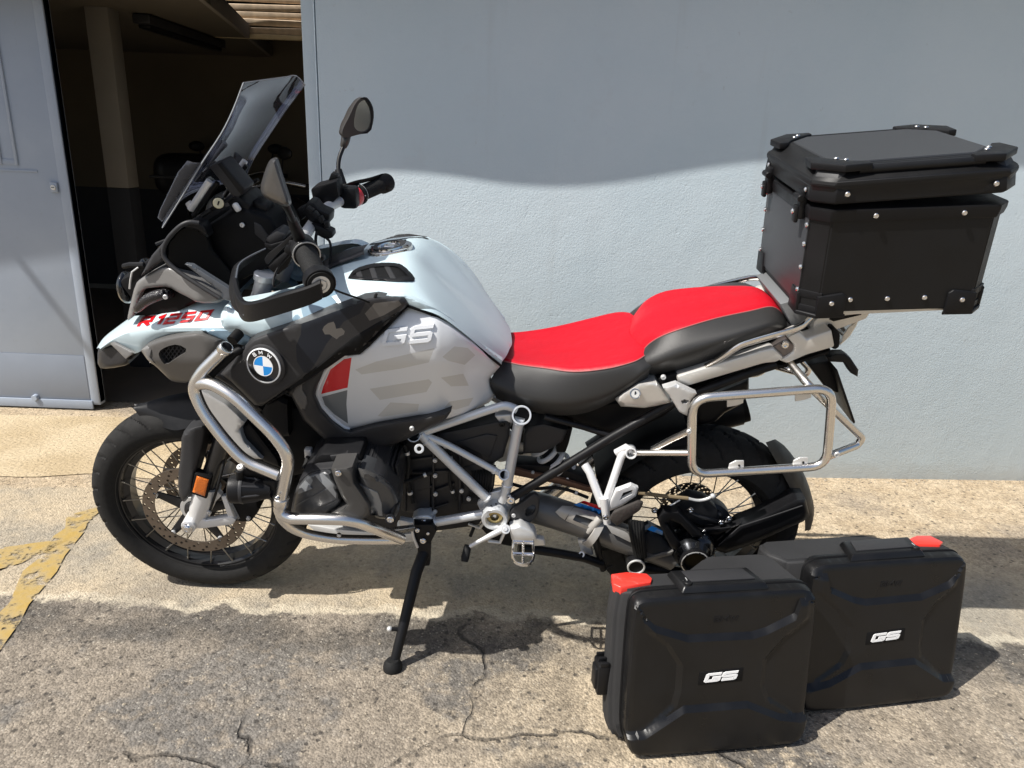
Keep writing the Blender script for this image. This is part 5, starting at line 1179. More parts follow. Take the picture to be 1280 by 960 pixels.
q = B(584, 686, -.25); mb.add(tube([q+Vector((.002, .005, .008)), q+Vector((-.004, -.022, -.012)), q+Vector((-.005, -.030, -.02))], [.010, .0115, .009], 12), 1)
mb.add(tube([B(586, 655, -.15), B(600, 660, -.17), B(608, 650, -.18)], .004, 8), 0); mb.add(tube([B(592, 660, -.16), B(588, 670, -.16)], .005, 8), 1)
part('gear_lever', mb, ['alu', 'rubber'])
mb = MB(); c0 = B(654, 676, -.25); px = Vector((.028, 0, 0))
def pegp(u_, d_): return Vector((c0.x+u_, c0.y-d_, c0.z-.002))
lp = [pegp(a, b) for a, b in ((-.027, .0), (-.028, .07), (-.018, .092), (.0, .098), (.018, .092), (.028, .07), (.027, .0))]
for dz in (0,):
    mb.add(tube(fillet(lp, .012), .0035, 8), 0); mb.add(tube([pegp(0, 0), pegp(0, .098)], .0035, 8), 0)
mb.add(tube([pegp(-.027, .052), pegp(.027, .052)], .0045, 8), 0); mb.add(tube([pegp(-.027, .004), pegp(.027, .004)], .006, 8), 0)
lpf = fillet(lp, .012)
for i in range(40):
    t_ = i/39*(len(lpf)-1); k_ = min(len(lpf)-2, int(t_)); q = lpf[k_].lerp(lpf[k_+1], t_-k_)
    mb.add(lathe([(.0032, 0), (.0022, .004), (0, .0075)], q+Vector((0, 0, .002)), (0, -.1, 1), 6), 0)
for i in range(10): mb.add(lathe([(.0032, 0), (.0022, .004), (0, .0075)], pegp(0, .008+.0095*i)+Vector((0, 0, .002)), (0, -.1, 1), 6), 0)
mb.add(slab([(636, 662), (650, 658), (668, 666), (672, 676), (660, 681), (640, 678)], -.235, .04, .006), 1); mb.add(slab([(665, 672), (680, 675), (682, 682), (668, 683)], -.22, .02, .003), 1)
part('rider_footpeg', mb, ['chrome', 'alu'], mir=True)
vf, _ = pillow([(636, 642), (642, 634), (650, 630), (667, 617), (673, 620), (675, 628), (672, 645), (662, 654), (652, 662), (644, 661), (639, 652)], -.20, (2, .004), .012, 4, holes=[[(657, 635), (670, 629), (669, 642), (656, 647)]], it=1); mb = MB().add(vf); bolt(mb, B(642, 644, -.202), .006, .004, 1); bolt(mb, B(649, 656, -.202), .006, .004, 1); part('heel_guard', mb, ['plastic_gr', 'alu'], mir=True)
# pillion footrest carrier
mb = MB()
def arm_(L, r): mb.add(tube([B(*q) for q in L], r, 12), 0)
arm_([(731, 581, -.185), (737, 590, -.20), (753, 632, -.235)], .0115); arm_([(783, 560, -.185), (776, 572, -.20), (757, 628, -.235)], .0105); arm_([(755, 622, -.235), (757, 640, -.245), (759, 654, -.25)], [.014, .011, .010])
arm_([(770, 566, -.185), (783, 559, -.19), (789, 563, -.20)], .010)
mb.add(ring(B(788, 562, -.16), B(789, 567, -.215), .015, .011), 0)
vf, _ = pillow([(759, 640), (762, 628), (770, 613), (789, 606), (798, 610), (795, 620), (778, 632)], -.245, (2, .004), .012, 4, holes=[[(774, 626), (779, 616), (791, 612), (790, 618)]], it=0); mb.add(vf, 0)
bolt(mb, B(757, 646, -.262), .008, .006, 1); part('pillion_bracket', mb, ['white_alu', 'chrome'], mir=True)
mb = MB(); mb.add(prism([B(x, y, -.30) for x, y in [(762, 650), (766, 641), (797, 627), (804, 629), (800, 638), (771, 658)]], [B(x, y, -.255) for x, y in [(762, 646), (768, 637), (799, 624), (805, 627), (801, 634), (771, 653)]], .004), 0)
M['brown_rubber'] = mat('faded_brown_rubber', (.040, .034, .030), .65, bump=(120, .6, .004)); part('pillion_footrest', mb, ['brown_rubber'], mir=True)

# ------------------------------------------------------------------ shaft drive
M['arm'] = mat('grey_swingarm_paint', (.125, .121, .116), .38, .2, .15); M['arm_lt'] = mat('light_grey_swingarm_print', (.42, .40, .37), .4, .2, .1)
mb = MB(); SW = [(648, 628, -.11), (690, 640, -.125), (735, 655, -.13), (790, 678, -.135), (840, 694, -.13)]
sw_ = chaikin([B(*q) for q in SW], 2); mb.add(tube(sw_, [.042, .046, .045, .043, .04, .045], 24), 0); swing = part('swing_arm', mb, ['arm'])
mb = MB(); P = sw_
def onarm(x, y, off=0):
    """nearest depth on the arm's surface for a pixel"""
    q = B(x, y, -.13); best = min(range(len(sw_)-1), key=lambda i: min((q-sw_[i].lerp(sw_[i+1], t/4)).length for t in range(5)))
    a, b = sw_[best], sw_[best+1]; t = max(0, min(1, (q-a).dot(b-a)/(b-a).length_squared)); c_ = a.lerp(b, t); h_ = (q-c_); h_.y = 0
    r_ = .0445; k = min(.999, h_.length/r_); return c_.y-r_*sqrt(1-k*k)-.0012-off
for Pp in ([(694, 640), (703, 632), (717, 633), (712, 641), (706, 650), (700, 646)], [(712, 641), (717, 634), (742, 640), (752, 646), (748, 652), (730, 646), (720, 643), (716, 650), (742, 661), (740, 665), (707, 651)], [(757, 655), (780, 664), (792, 671), (788, 678), (764, 666)]):
    vf, _ = pillow(Pp, lambda x, y: onarm(x, y), (0, 0), 0, 4, it=0); mb.add(vf)
part('swing_arm_print', mb, 'arm_lt', par=swing)
for nm_, L, mm in (('blue_stripe', [(717, 631), (724, 628.5), (752, 638), (749, 643)], 'mblue'), ('red_stripe', [(724, 628), (730, 626), (754, 634), (752, 637.5)], 'redpaint'), ('blue_stripe', [(809, 662), (815, 657.5), (829, 664), (828, 669)], 'mblue')):
    vf, _ = pillow(L, lambda x, y: onarm(x, y, .001) if x < 790 else -.178, (0, 0), .001, 4, it=0); part(nm_, vf, mm, par=swing)
mb = MB(); mb.add(tube([B(736, 664, -.165), B(742, 657, -.172), B(750, 648, -.165)], .012, 10), 0); mb.add(ring(B(738, 662, -.15), B(746, 667, -.155), .047, .040), 0); part('arm_collar', mb, ['arm_lt'])
fd = Vector((.752, 0, .318)); cH = B(868, 701, -.205); mb = MB()
mb.add(lathe([(0, .10), (.055, .10), (.062, .08), (.060, .05), (.050, .02), (.042, .008), (.040, 0)], Vector((cH.x, cH.y, cH.z)), (0, 1, 0), 36), 0)
mb.add(ball(B(868, 680, -.14), .058, 24, 14), 0)
mb.add(lathe([(.041, .003), (.041, -.006), (.038, -.008), (.031, -.008), (.029, -.002), (.027, .004), (0, .006)], cH, (0, 1, 0), 36), 1)
for k in range(6):
    a = k*pi/3+.3; mb.add(cyl(cH+Vector((cos(a)*.034, -.006, sin(a)*.034)), cH+Vector((cos(a)*.034, -.010, sin(a)*.034)), .0045, seg=8), 2)
mb.add(lathe([(.0395, -.0085), (.0365, -.0095)], cH, (0, 1, 0), 36), 3); mb.add(lathe([(.028, .0), (0, .001)], cH, (0, 1, 0), 24), 4)
M['bronze'] = mat('dark_bronze', (.06, .05, .03), .4, .8); part('final_drive', mb, ['darkchrome', 'plastic', 'plastic_dk', 'alu', 'bronze'])
vf, _ = pillow([(822, 648), (830, 639), (848, 640), (858, 650), (878, 671), (866, 671), (850, 655), (838, 650), (833, 654), (851, 680), (847, 688), (838, 684), (826, 660)], -.185, (2, .005), .03, 4, it=0); part('drive_yoke', vf, 'plastic')
vf, _ = pillow([(800, 668), (812, 661), (828, 669), (842, 686), (836, 692), (806, 702), (798, 700)], -.172, (4, .012), .04, 5, it=0); mb = MB().add(vf); mb.add(slab([(806, 698), (838, 690), (843, 688), (840, 694), (808, 702)], -.178, .02, .002), 1)
M['arm_b'] = mat('blue_black_casting', (.028, .034, .044), .3, .4, .2); part('drive_casting', mb, ['arm_b', 'arm'])
mb = MB()
for k in range(5): mb.add(tube(chaikin([B(788+k*3.6, 650+k*.5, -.17), B(790+k*3.4, 670, -.185), B(796+k*2.4, 696, -.18)], 2), .0075, 8))
part('drive_gaiter', mb, 'rubber')
mb = MB(); q = B(795, 708, -.19); mb.add(cyl(q+Vector((0, .08, 0)), q, .027), 0); mb.add(ring(q, q+Vector((0, -.006, 0)), .026, .021), 1); mb.add(cyl(q+Vector((0, .0, 0)), q+Vector((0, -.002, 0)), .021), 2); mb.add(tube([B(795, 708, -.15), B(850, 716, -.15)], .018, 10), 0); part('torque_link', mb, ['plastic', 'alu', 'plastic_dk'])
mb = MB(); mb.add(lathe([(0, .06), (.085, .06), (.098, .04), (.098, .005), (.085, -.01), (.03, -.02), (0, -.02)], Vector((.752, -.09, .345)), (0, 1, 0), 28), 0)
for k in range(12):
    a = 2*pi*k/12; mb.add(ball(Vector((.752+.08*cos(a), -.105, .345+.08*sin(a))), .014, 8, 6), 0)
mb.add(slab([(842, 634), (862, 622), (884, 626), (898, 640), (900, 652), (880, 660), (856, 650)], -.125, .05, .01), 0)
for q in ((818, 637, 0), (863, 637, 0), (880, 664, 0), (891, 685, 0), (901, 652, 0), (911, 647, 0)): bolt(mb, B(q[0], q[1], -.165 if q[0] < 870 else -.14), .009, .008, 1)
mb.add(tube(chaikin([B(862, 640, -.14), B(872, 645, -.14), B(884, 648, -.14), B(896, 652, -.13)], 2), .006, 8), 0)
part('hub_carrier', mb, ['engine', 'chrome'])
mb = MB(); mb.add(tube(chaikin([B(798, 616, -.15), B(830, 620, -.15), B(860, 623, -.15)], 2), .0055, 8), 0); mb.add(tube(chaikin([B(860, 623, -.15), B(872, 626, -.15), B(884, 624, -.15), B(891, 620, -.15)], 2), .0042, 8), 1); mb.add(ball(B(891, 620, -.15), .008), 1); mb.add(tube(chaikin([B(826, 634, -.15), B(838, 632, -.15), B(850, 625, -.15)], 2), .0025, 6), 1)
M['hose'] = mat('tan_hose', (.20, .15, .085), .6); part('brake_line', mb, ['hose', 'alu'])
# mudguard stay and hugger
hug = [(890, 686), (898, 680), (924, 656), (950, 646), (984, 628), (994, 623), (1007, 623), (1012, 644), (1004, 652), (985, 660), (962, 671), (930, 684), (906, 692)]
vf, dh_ = pillow(hug, lambda x, y: -.150, (5, .02), .05, 5, it=0); part('mudguard_stay', vf, 'plastic')
vf, _ = pillow([(881, 662), (915, 658), (926, 654), (924, 657), (898, 668), (884, 668)], -.15, (2, .004), .02, 4, it=0); part('stay_brace', vf, 'plastic')
mb = MB(); mb.add(tube([B(898, 682, -.152), B(925, 658, -.154), B(962, 646, -.154), B(1003, 632, -.152)], .0018, 6)); part('stay_ridge', mb, 'plastic_gr')
HN = [(957, 553), (964, 566), (973, 582), (984, 603), (992, 618), (1002, 634), (1006, 650), (1006, 664)]
HF = [(968, 551.5), (980, 557), (992, 571), (1004, 590), (1012, 610), (1016, 628), (1016, 644), (1009, 665)]
rows = [[B(*a, -.085), B(*a, -.085).lerp(B(*b, .03), .33)+Vector((.012, 0, .008)), B(*a, -.085).lerp(B(*b, .03), .67)+Vector((.010, 0, .008)), B(*b, .03)] for a, b in zip(HN, HF)]
v, f, _, n = loft(rows, 3, mir=False); part('mudguard', (v, f), 'plastic', 60)

# ------------------------------------------------------------------ seats
def seat(nm, ST, lab, seam_i):
    rows = [[B(q[0], q[1], -q[2]) for q in s] for s in ST]; sub = 4
    v, f, tg, n = loft(rows, sub); m_ = len(ST[0])-1; nn = (n-1)
    mb = MB(); mb.v = [tuple(q) for q in v]; mb.f = f; lim = (m_-seam_i)*sub
    mb.m = [0 if lim <= k < nn-lim else 1 for k in tg]
    nr = len(v)//n
    mb.f.append(list(range(n))); mb.m.append(1); mb.f.append([(nr-1)*n+i for i in range(n)]); mb.m.append(1)
    o = part(nm, mb, ['red', 'seat'], 60); 
    sm = tube([v[i*n+nn-lim]+Vector((0, -.001, .0)) for i in range(nr)], .0017, 6); one('seam', sm, 'stitch', o)
    return o
def srow(sil, seam, ds, side, dside, bot, fr=.40):
    c_ = Vector(sil).lerp(Vector(seam), fr); e = Vector(seam)
    q1 = c_.lerp(e, .44); q2 = c_.lerp(e, .76); lo1 = Vector(side).lerp(Vector(bot), .55)
    return [(c_.x, c_.y, 0), (q1.x, q1.y, ds*.47), (q2.x, q2.y-.5, ds*.80), (e.x, e.y, ds), (side[0], side[1], dside), (lo1.x, lo1.y, dside-.004), (bot[0], bot[1], dside-.028)]
seat('rider_seat', [
    srow((641, 419), (630, 451), .092, (613, 475), .132, (620, 498)), srow((662, 419), (651, 456), .107, (634, 485), .150, (641, 507)),
    srow((686, 416), (681, 460), .126, (667, 495), .163, (671, 516)), srow((717, 410), (717, 464.5), .154, (711, 497), .178, (702, 519.5)),
    srow((750, 401), (756, 461), .168, (755, 488), .184, (736, 515)), srow((775, 394), (786, 454), .168, (787, 474), .184, (772, 499)),
    srow((790, 393), (802, 447), .152, (803, 463), .18, (796, 484)), srow((815, 397), (815, 436), .11, (815, 455), .165, (808, 478))], '', 3)
seat('pillion_seat', [
    srow((776, 399), (803, 440), .110, (795, 453), .135, (801, 467)), srow((784, 389), (811, 430), .113, (797, 454), .150, (810, 470)),
    srow((803, 374.5), (827, 420), .127, (818, 450), .168, (828, 468)), srow((842, 363), (854, 410), .131, (850, 438), .174, (852, 462.5)),
    srow((893, 358), (894, 398), .113, (894, 424), .170, (893, 449.5)), srow((932, 356), (938, 388.5), .092, (938, 410), .158, (936, 433)),
    srow((953, 359), (965, 383.5), .071, (966, 402), .140, (964, 424)), srow((968, 372), (980, 394), .060, (981, 406), .112, (978, 418)),
    srow((980, 393), (986, 405), .036, (986, 409), .08, (984, 416))], '', 3)
mb = MB(); mb.add(slab([(700, 512), (780, 500), (850, 478), (980, 425), (1000, 415), (1010, 402), (985, 412), (880, 445), (800, 470), (720, 500)], -.12, .24, .01)); part('seat_base', mb, 'plastic_dk')

# ------------------------------------------------------------------ tail: covers, rails, rack, plate
vf, _ = pillow([(769, 499), (778, 491), (798, 478.5), (820, 476), (829, 487), (840, 503), (822, 507), (805.6, 510), (776, 508)], lambda x, y: -.185, (4, .015), .04, 5, it=0); mb = MB().add(vf); mb.add(ring(B(794, 492, -.183), B(794, 492, -.192), .0135, .011), 1); mb.add(cyl(B(794, 492, -.185), B(794, 492, -.190), .0112), 0); mb.add(box(B(794, 492, -.1905), (.003, .002, .012), 0), 2); part('seat_lock_cover', mb, ['alu_warm', 'chrome', 'plastic_dk'])
mb = MB(); mb.add(slab([(822, 474), (846, 466), (850, 480), (834, 492)], -.165, .06, .005), 0); bolt(mb, B(829, 471, -.168), .007, .006, 1); part('rail_clamp', mb, ['plastic_dk', 'alu'], mir=True)
vf, _ = pillow([(829, 485), (846, 480), (871, 492), (863, 501), (859, 520), (849, 515), (836, 494)], -.21, (2, .006), .02, 4, holes=[[(851, 501), (856, 499), (862, 501), (858, 505), (853, 505)]], it=0); part('rack_bracket', vf, 'alu', mir=True)
bm_ = MB(); bm_.add(slab([(846, 471), (859, 467), (950, 439), (967, 434.5), (981, 448), (970, 453.5), (955, 455), (864, 482), (857, 484), (848, 480)], -.178, .04, .007), 0)
bm_.add(slab([(984, 422), (1000, 414.5), (1009, 424), (1040, 412), (1044, 434), (1009, 444), (984, 455), (972, 450), (982, 447), (992, 440), (993, 432)], -.172, .05, .006), 0)
bm_.add(slab([(966, 434), (984, 424), (994, 433), (996, 447), (984, 452)], -.165, .03, .004), 2); bolt(bm_, B(980.5, 430, -.17), .010, .009, 1)
M['darkmetal'] = mat('bronze_grey_metal', (.22, .19, .18), .35, .8); part('tail_beam', bm_, ['alu_warm', 'chrome', 'darkmetal'], mir=True)
mb = MB(); mb.add(slab([(1041, 411), (1047, 412), (1051, 419), (1050, 434), (1044.5, 438), (1040, 436)], -.165, .33, .005)); mb.add(slab([(855, 490), (940, 460), (985, 455), (1040, 437), (1036, 443), (985, 460), (940, 468), (880, 490)], -.14, .28, .005)); part('tail_cap', mb, 'plastic_dk')
vf, _ = pillow([(1050, 432), (1053, 418), (1060, 408), (1074, 398), (1071, 407), (1063, 420)], -.09, (2, .01), .18, 4, it=0); part('tail_lamp', vf, 'lens')
part('grab_rail', tube(chaikin([B(883, 458, -.165), B(900, 449, -.172), B(918, 436, -.178), B(932, 429, -.178), B(997, 411.5, -.172), B(1009, 402, -.16), B(1017, 391, -.14)], 2), [(.008, .012), (.008, .013), (.008, .013)], 12), 'chrome')
part('grab_rail', tube(chaikin([B(880, 362, .17), B(897, 357, .178), B(925, 350, .178), B(945, 346.5, .175), B(976, 350, .16), B(990, 362, .14)], 2), [(.008, .012)]*2, 12), 'chrome')
mb = MB(); mb.add(cyl(B(990, 364, .02), B(993, 388, .02), .022), 0); mb.add(prism([B(x, y, -.11) for x, y in [(975, 380), (1004, 372), (1012, 395), (1000, 410), (990, 408)]], [B(x, y, -.11)+Vector((0, .22, 0)) for x, y in [(975, 380), (1004, 372), (1012, 395), (1000, 410), (990, 408)]], .004), 1)
M['rackgrey'] = mat('grey_rack_casting', (.16, .165, .17), .5, .2); part('rack_support', mb, ['plastic_gr', 'rackgrey'])
rk = MB(); pl = [(1015, 417), (1018, 402), (1024, 397), (1032, 393), (1090, 388), (1083, 399), (1050, 411)]
rk.add(prism([B(x, y, -.13) for x, y in pl], [B(x, y, -.13)+Vector((0, .26, 0)) for x, y in pl], .004), 0)
rk.add(slab([(1036, 399), (1040, 397), (1078, 392), (1076, 394), (1042, 402)], -.132, .01, .001), 1); rk.add(prism([B(x, y, -.19) for x, y in [(1005, 391), (1160, 384), (1200, 383), (1200, 387), (1010, 396)]], [B(x, y, -.19)+Vector((0, .36, 0)) for x, y in [(1005, 391), (1160, 384), (1200, 383), (1200, 387), (1010, 396)]], .002), 0)
part('luggage_plate', rk, ['alu_warm', 'plastic_dk'])
# pannier racks
rk = MB(); r_ = .0112
loop = [(866, 540, -.262), (866, 520, -.262), (868, 500, -.262), (885, 497, -.262), (1000, 486.5, -.262), (1036, 486, -.262), (1041, 500, -.262), (1037, 548, -.262), (1032, 580, -.262), (1000, 586, -.262), (940, 589, -.262), (870, 593, -.262), (864, 575, -.262)]
L = [B(*q) for q in loop]; ctr = [L[i] for i in range(len(L))]
def filc(p, r, n=6):
    out = []; m_ = len(p)
    for i in range(m_):
        a = p[i-1]-p[i]; b = p[(i+1) % m_]-p[i]; k = min(r, a.length*.45, b.length*.45); A_ = p[i]+a.normalized()*k; C_ = p[i]+b.normalized()*k
        for j in range(n+1): t = j/n; out.append(A_*(1-t)**2+p[i]*2*t*(1-t)+C_*t*t)
    return out
rk.add(tube(filc([B(*q) for q in [(865.5, 498, -.262), (1041, 484.5, -.262), (1033, 582.5, -.262), (864, 593, -.262)]], .045), r_, 14, closed=True), 0)
rk.add(tube(fillet([B(986, 452, -.15), B(1012, 483, -.245), B(1078, 547, -.20), B(1072, 556, -.20), B(1036, 570, -.262)], .03), .0100, 12), 0)
rk.add(tube([B(790, 566, -.19), B(800, 566, -.20), B(863, 566, -.262)], .0085, 10), 0); rk.add(tube([B(816, 562, -.205), B(840, 549, -.23), B(863, 538, -.262)], .0085, 10), 0)
for q, q2 in (((910, 589), 0), ((990, 585), 0)):
    rk.add(slab([(q[0], q[1]-1), (q[0]+2, q[1]-9), (q[0]+10, q[1]-13), (q[0]+20, q[1]-13), (q[0]+20, q[1]-3)], -.258, .004, .001), 1); rk.add(cyl(B(q[0]+14, q[1]-7, -.259), B(q[0]+14, q[1]-7, -.2605), .003, seg=8), 2)
for q in ((909, 497), (994, 490)): rk.add(slab([(q[0], q[1]), (q[0]+21, q[1]-2), (q[0]+20, q[1]+7), (q[0]+12, q[1]+10), (q[0], q[1]+12)], -.256, .004, .001), 1)
bolt(rk, B(1045, 567, -.262), .008, .008, 1); bolt(rk, B(861, 539, -.272), .006, .006, 1)
part('pannier_rack', rk, ['steel', 'alu', 'plastic_dk'], 50, mir=True)
# number plate holder and rear signal
vf, _ = pillow([(1009, 455), (1036, 450), (1044, 460), (1048, 470), (1050, 490), (1045, 491), (1031, 484)], -.05, (3, .01), .10, 5, it=0); part('plate_carrier', vf, 'plastic')
pq = [(1044, 464), (1047, 462), (1069.5, 528), (1067, 531)]; part('number_plate_bracket', prism([B(x, y, -.10) for x, y in pq], [B(x, y, -.10)+Vector((0, .19, 0)) for x, y in pq], .002), 'plastic')
vf, _ = pillow([(1034, 447), (1044, 442), (1056, 442), (1063, 447), (1073, 462), (1072, 471), (1063, 466), (1055, 453), (1036, 452)], -.12, (2, .006), .025, 4, it=0); part('turn_signal', vf, 'plastic', mir=True)
# ================================================================== TOP CASE on the rack
BM = Matrix.Translation(BO) @ Matrix.Rotation(LEAN, 4, 'X')
TP = radians(4.2); tl = BM @ Vector((1.068, -.008, 1.098))
TC = empty('top_case', tl); TC.rotation_euler = (Matrix.Rotation(LEAN, 3, 'X') @ Matrix.Rotation(-TP, 3, 'Y')).to_euler()
tag(TC, 'black metal top case with its lid slightly raised on the motorcycle rear rack', 'top case')
def octo(hx, hy, c): return [(-hx+c, -hy), (hx-c, -hy), (hx, -hy+c), (hx, hy-c), (hx-c, hy), (-hx+c, hy), (-hx, hy-c), (-hx, -hy+c)]
def stack(levels, bev=.002):
    """levels: (outline, z) rings"""
    bm = bmesh.new(); R_ = [[bm.verts.new((x, y, z)) for x, y in o] for o, z in levels]; n = len(R_[0])
    for a, b in zip(R_, R_[1:]):
        for i in range(n): bm.faces.new([a[i], a[(i+1) % n], b[(i+1) % n], b[i]])
    bm.faces.new(R_[0][::-1]); bm.faces.new(R_[-1]); bmesh.ops.recalc_face_normals(bm, faces=bm.faces)
    if bev: bmesh.ops.bevel(bm, geom=bm.edges[:], offset=bev, segments=2, affect='EDGES', clamp_overlap=True)
    return bmvf(bm)
hx, hy, H_ = .211, .197, .236
one('box_body', stack([(octo(hx, hy, .035), 0), (octo(hx, hy, .035), H_)], .003), 'case', TC)
one('box_rim', stack([(octo(hx+.004, hy+.004, .036), H_-.022), (octo(hx+.007, hy+.007, .036), H_-.006), (octo(hx+.007, hy+.007, .036), H_+.006), (octo(hx-.01, hy-.01, .036), H_+.010)], .0015), 'plastic', TC)
one('face_sheet', box((-hx-.001, 0, H_*.48), (.003, hy*2-.075, H_*.86), .001), 'case_top', TC)
def rivet(x, y, z, ax, r=.0062, par=TC, nm='rivet'):
    mb = MB(); mb.add(lathe([(r, 0), (r, .002), (r*.75, .0038), (r*.4, .0042), (r*.35, .0025), (0, .0025)], (0, 0, 0), (0, -1, 0), 12)); o = rivet.o
    if o is None: o = rivet.o = mb.build(nm, 'chrome', par)
    else: o = o.copy(); COL.objects.link(o); o.parent = par
    o.location = (x, y, z); a = Vector(ax).normalized(); o.rotation_euler = Vector((0, -1, 0)).rotation_difference(a).to_euler(); return o
rivet.o = None
for x in (-.105, -.02, .065): rivet(x, -hy-.0005, .030, (0, -1, 0))
for x in (-.085, .105): rivet(x, -hy-.0075, H_-.008, (0, -1, 0))
for z in (.045, .10, .155, .20):
    rivet(-hx-.003, -hy+.040, z, (-1, 0, 0), .005); rivet(-hx-.003, hy-.040, z, (-1, 0, 0), .005)
# bottom corner brackets
def bracket(sx, sy):
    mb = MB(); P = lambda x, y, z: Vector((sx*x, sy*y, z))
    o1 = [(hx-.095, -.006), (hx-.03, -.012), (hx-.03, .040), (hx-.085, .048), (hx-.095, .040)]
    mb.add(prism([P(a, hy+.006, b) for a, b in o1], [P(a, hy-.004, b) for a, b in o1], .002), 0)
    o2 = [(hx-.038, hy+.004), (hx+.006, hy-.036)]
    for z0, z1 in ((-.010, .012), (.030, .048)):
        mb.add(prism([P(o2[0][0], o2[0][1], z0), P(o2[1][0], o2[1][1], z0), P(o2[1][0], o2[1][1], z1), P(o2[0][0], o2[0][1], z1)], [P(o2[0][0]-.012, o2[0][1]-.012, z0), P(o2[1][0]-.012, o2[1][1]-.012, z0), P(o2[1][0]-.012, o2[1][1]-.012, z1), P(o2[0][0]-.012, o2[0][1]-.012, z1)], .002), 0)
    o3 = [(hy-.085, -.006), (hy-.03, -.012), (hy-.03, .040), (hy-.075, .046)]
    mb.add(prism([P(hx+.006, a, b) for a, b in o3], [P(hx-.004, a, b) for a, b in o3], .002), 0)
    mb.add(prism([P(hx-.10, hy+.004, -.014), P(hx-.03, hy+.006, -.014), P(hx+.006, hy-.03, -.014), P(hx+.004, hy-.09, -.014)], [P(hx-.10, hy+.004, -.004), P(hx-.03, hy+.006, -.004), P(hx+.006, hy-.03, -.004), P(hx+.004, hy-.09, -.004)], .002), 0)
    mb.build('corner_bracket', 'plastic', TC)
    rivet(sx*(hx-.062), sy*(hy+.0065), .024, (0, sy, 0))
for sx in (-1, 1):
    for sy in (-1, 1): bracket(sx, sy)
# corner seal, reddish strip on the rear edge
one('rear_edge_strip', box((hx-.0175, -hy+.0175, H_*.5), (.048, .003, H_*.68), .001, Matrix.Rotation(radians(45), 3, 'Z')), 'redstrip', TC) if 'redstrip' in M else None
# lid, hinged forward and raised at the back
LT = radians(2.2)
LID = empty('lid', (-hx-.005, 0, H_+.016), (0, -LT, 0), TC)
lo_ = hx+.005
def sh(o): return [(x+lo_, y) for x, y in o]
one('lid_shell', stack([(sh(octo(hx+.002, hy+.002, .036)), 0), (sh(octo(hx+.008, hy+.008, .038)), .004), (sh(octo(hx+.008, hy+.008, .038)), .034), (sh(octo(hx+.012, hy+.012, .04)), .042), (sh(octo(hx+.010, hy+.010, .04)), .052), (sh(octo(hx-.022, hy-.022, .05)), .078), (sh(octo(hx-.03, hy-.03, .05)), .080)], .002), 'case', LID)
one('lid_top', stack([(sh(octo(hx-.034, hy-.034, .05)), .0795), (sh(octo(hx-.036, hy-.036, .05)), .0835)], .001), 'case_top', LID)
for sy in (-1, 1): one('lid_rail', tube([Vector((.085, sy*(hy-.008), .071)), Vector((2*hx-.075, sy*(hy-.008), .071))], .010, 14), 'case', LID)
def cap(sx, sy):
    mb = MB(); P = lambda x, y, z: Vector((lo_+sx*x, sy*y, z))
    top_ = [(hx-.105, hy-.016), (hx-.105, hy+.004), (hx-.045, hy+.010), (hx+.010, hy-.045), (hx+.004, hy-.105), (hx-.016, hy-.105), (hx-.034, hy-.075), (hx-.075, hy-.034)]
    mb.add(prism([P(a, b, .086) for a, b in top_], [P(a, b, .070) for a, b in top_], .003), 0)
    o2 = [(hx-.075, hy+.009), (hx-.030, hy+.013), (hx+.013, hy-.030), (hx+.009, hy-.075)]
    lowp = [P(a, b, .006) for a, b in o2]+[P(a-.02, b-.02, .006) for a, b in o2[::-1]]; up_ = [P(a-.004, b-.004, .042) for a, b in o2]+[P(a-.022, b-.022, .042) for a, b in o2[::-1]]
    mb.add(prism(lowp, up_, .002), 0)
    w1 = [P(hx-.06, hy+.008, .042), P(hx-.030, hy+.010, .042), P(hx+.010, hy-.030, .042), P(hx+.008, hy-.06, .042)]; w2 = [P(hx-.052, hy-.010, .072), P(hx-.040, hy-.008, .072), P(hx-.008, hy-.040, .072), P(hx-.010, hy-.052, .072)]
    mb.add(prism(w1, w2, .001), 1)
    mb.build('lid_corner', ['plastic', 'plastic_gr'], LID, 25)
    rivet(lo_+sx*(hx-.048), sy*(hy-.055), .0865, (0, 0, 1), .005, LID); rivet(lo_+sx*(hx-.062), sy*(hy-.036), .0865, (0, 0, 1), .005, LID); rivet(lo_+sx*(hx-.055), sy*(hy+.0118), .024, (0, sy, 0), .0065, LID)
    rivet(lo_+sx*(hx+.0105), sy*(hy-.055), .024, (sx, 0, 0), .005, LID)
for sx in (-1, 1):
    for sy in (-1, 1): cap(sx, sy)
for sy in (-1, 1):
    mb = MB(); y = sy*.125; mb.add(box((-hx-.012, y, H_+.004), (.016, .030, .066), .004), 0); mb.add(box((-hx-.022, y, H_-.018), (.010, .022, .040), .004), 0); mb.add(cyl((-hx-.02, y-.018, H_+.02), (-hx-.02, y+.018, H_+.02), .008), 0); mb.build('latch', 'plastic', TC); rivet(-hx-.028, y, H_-.012, (-1, 0, 0), .004)

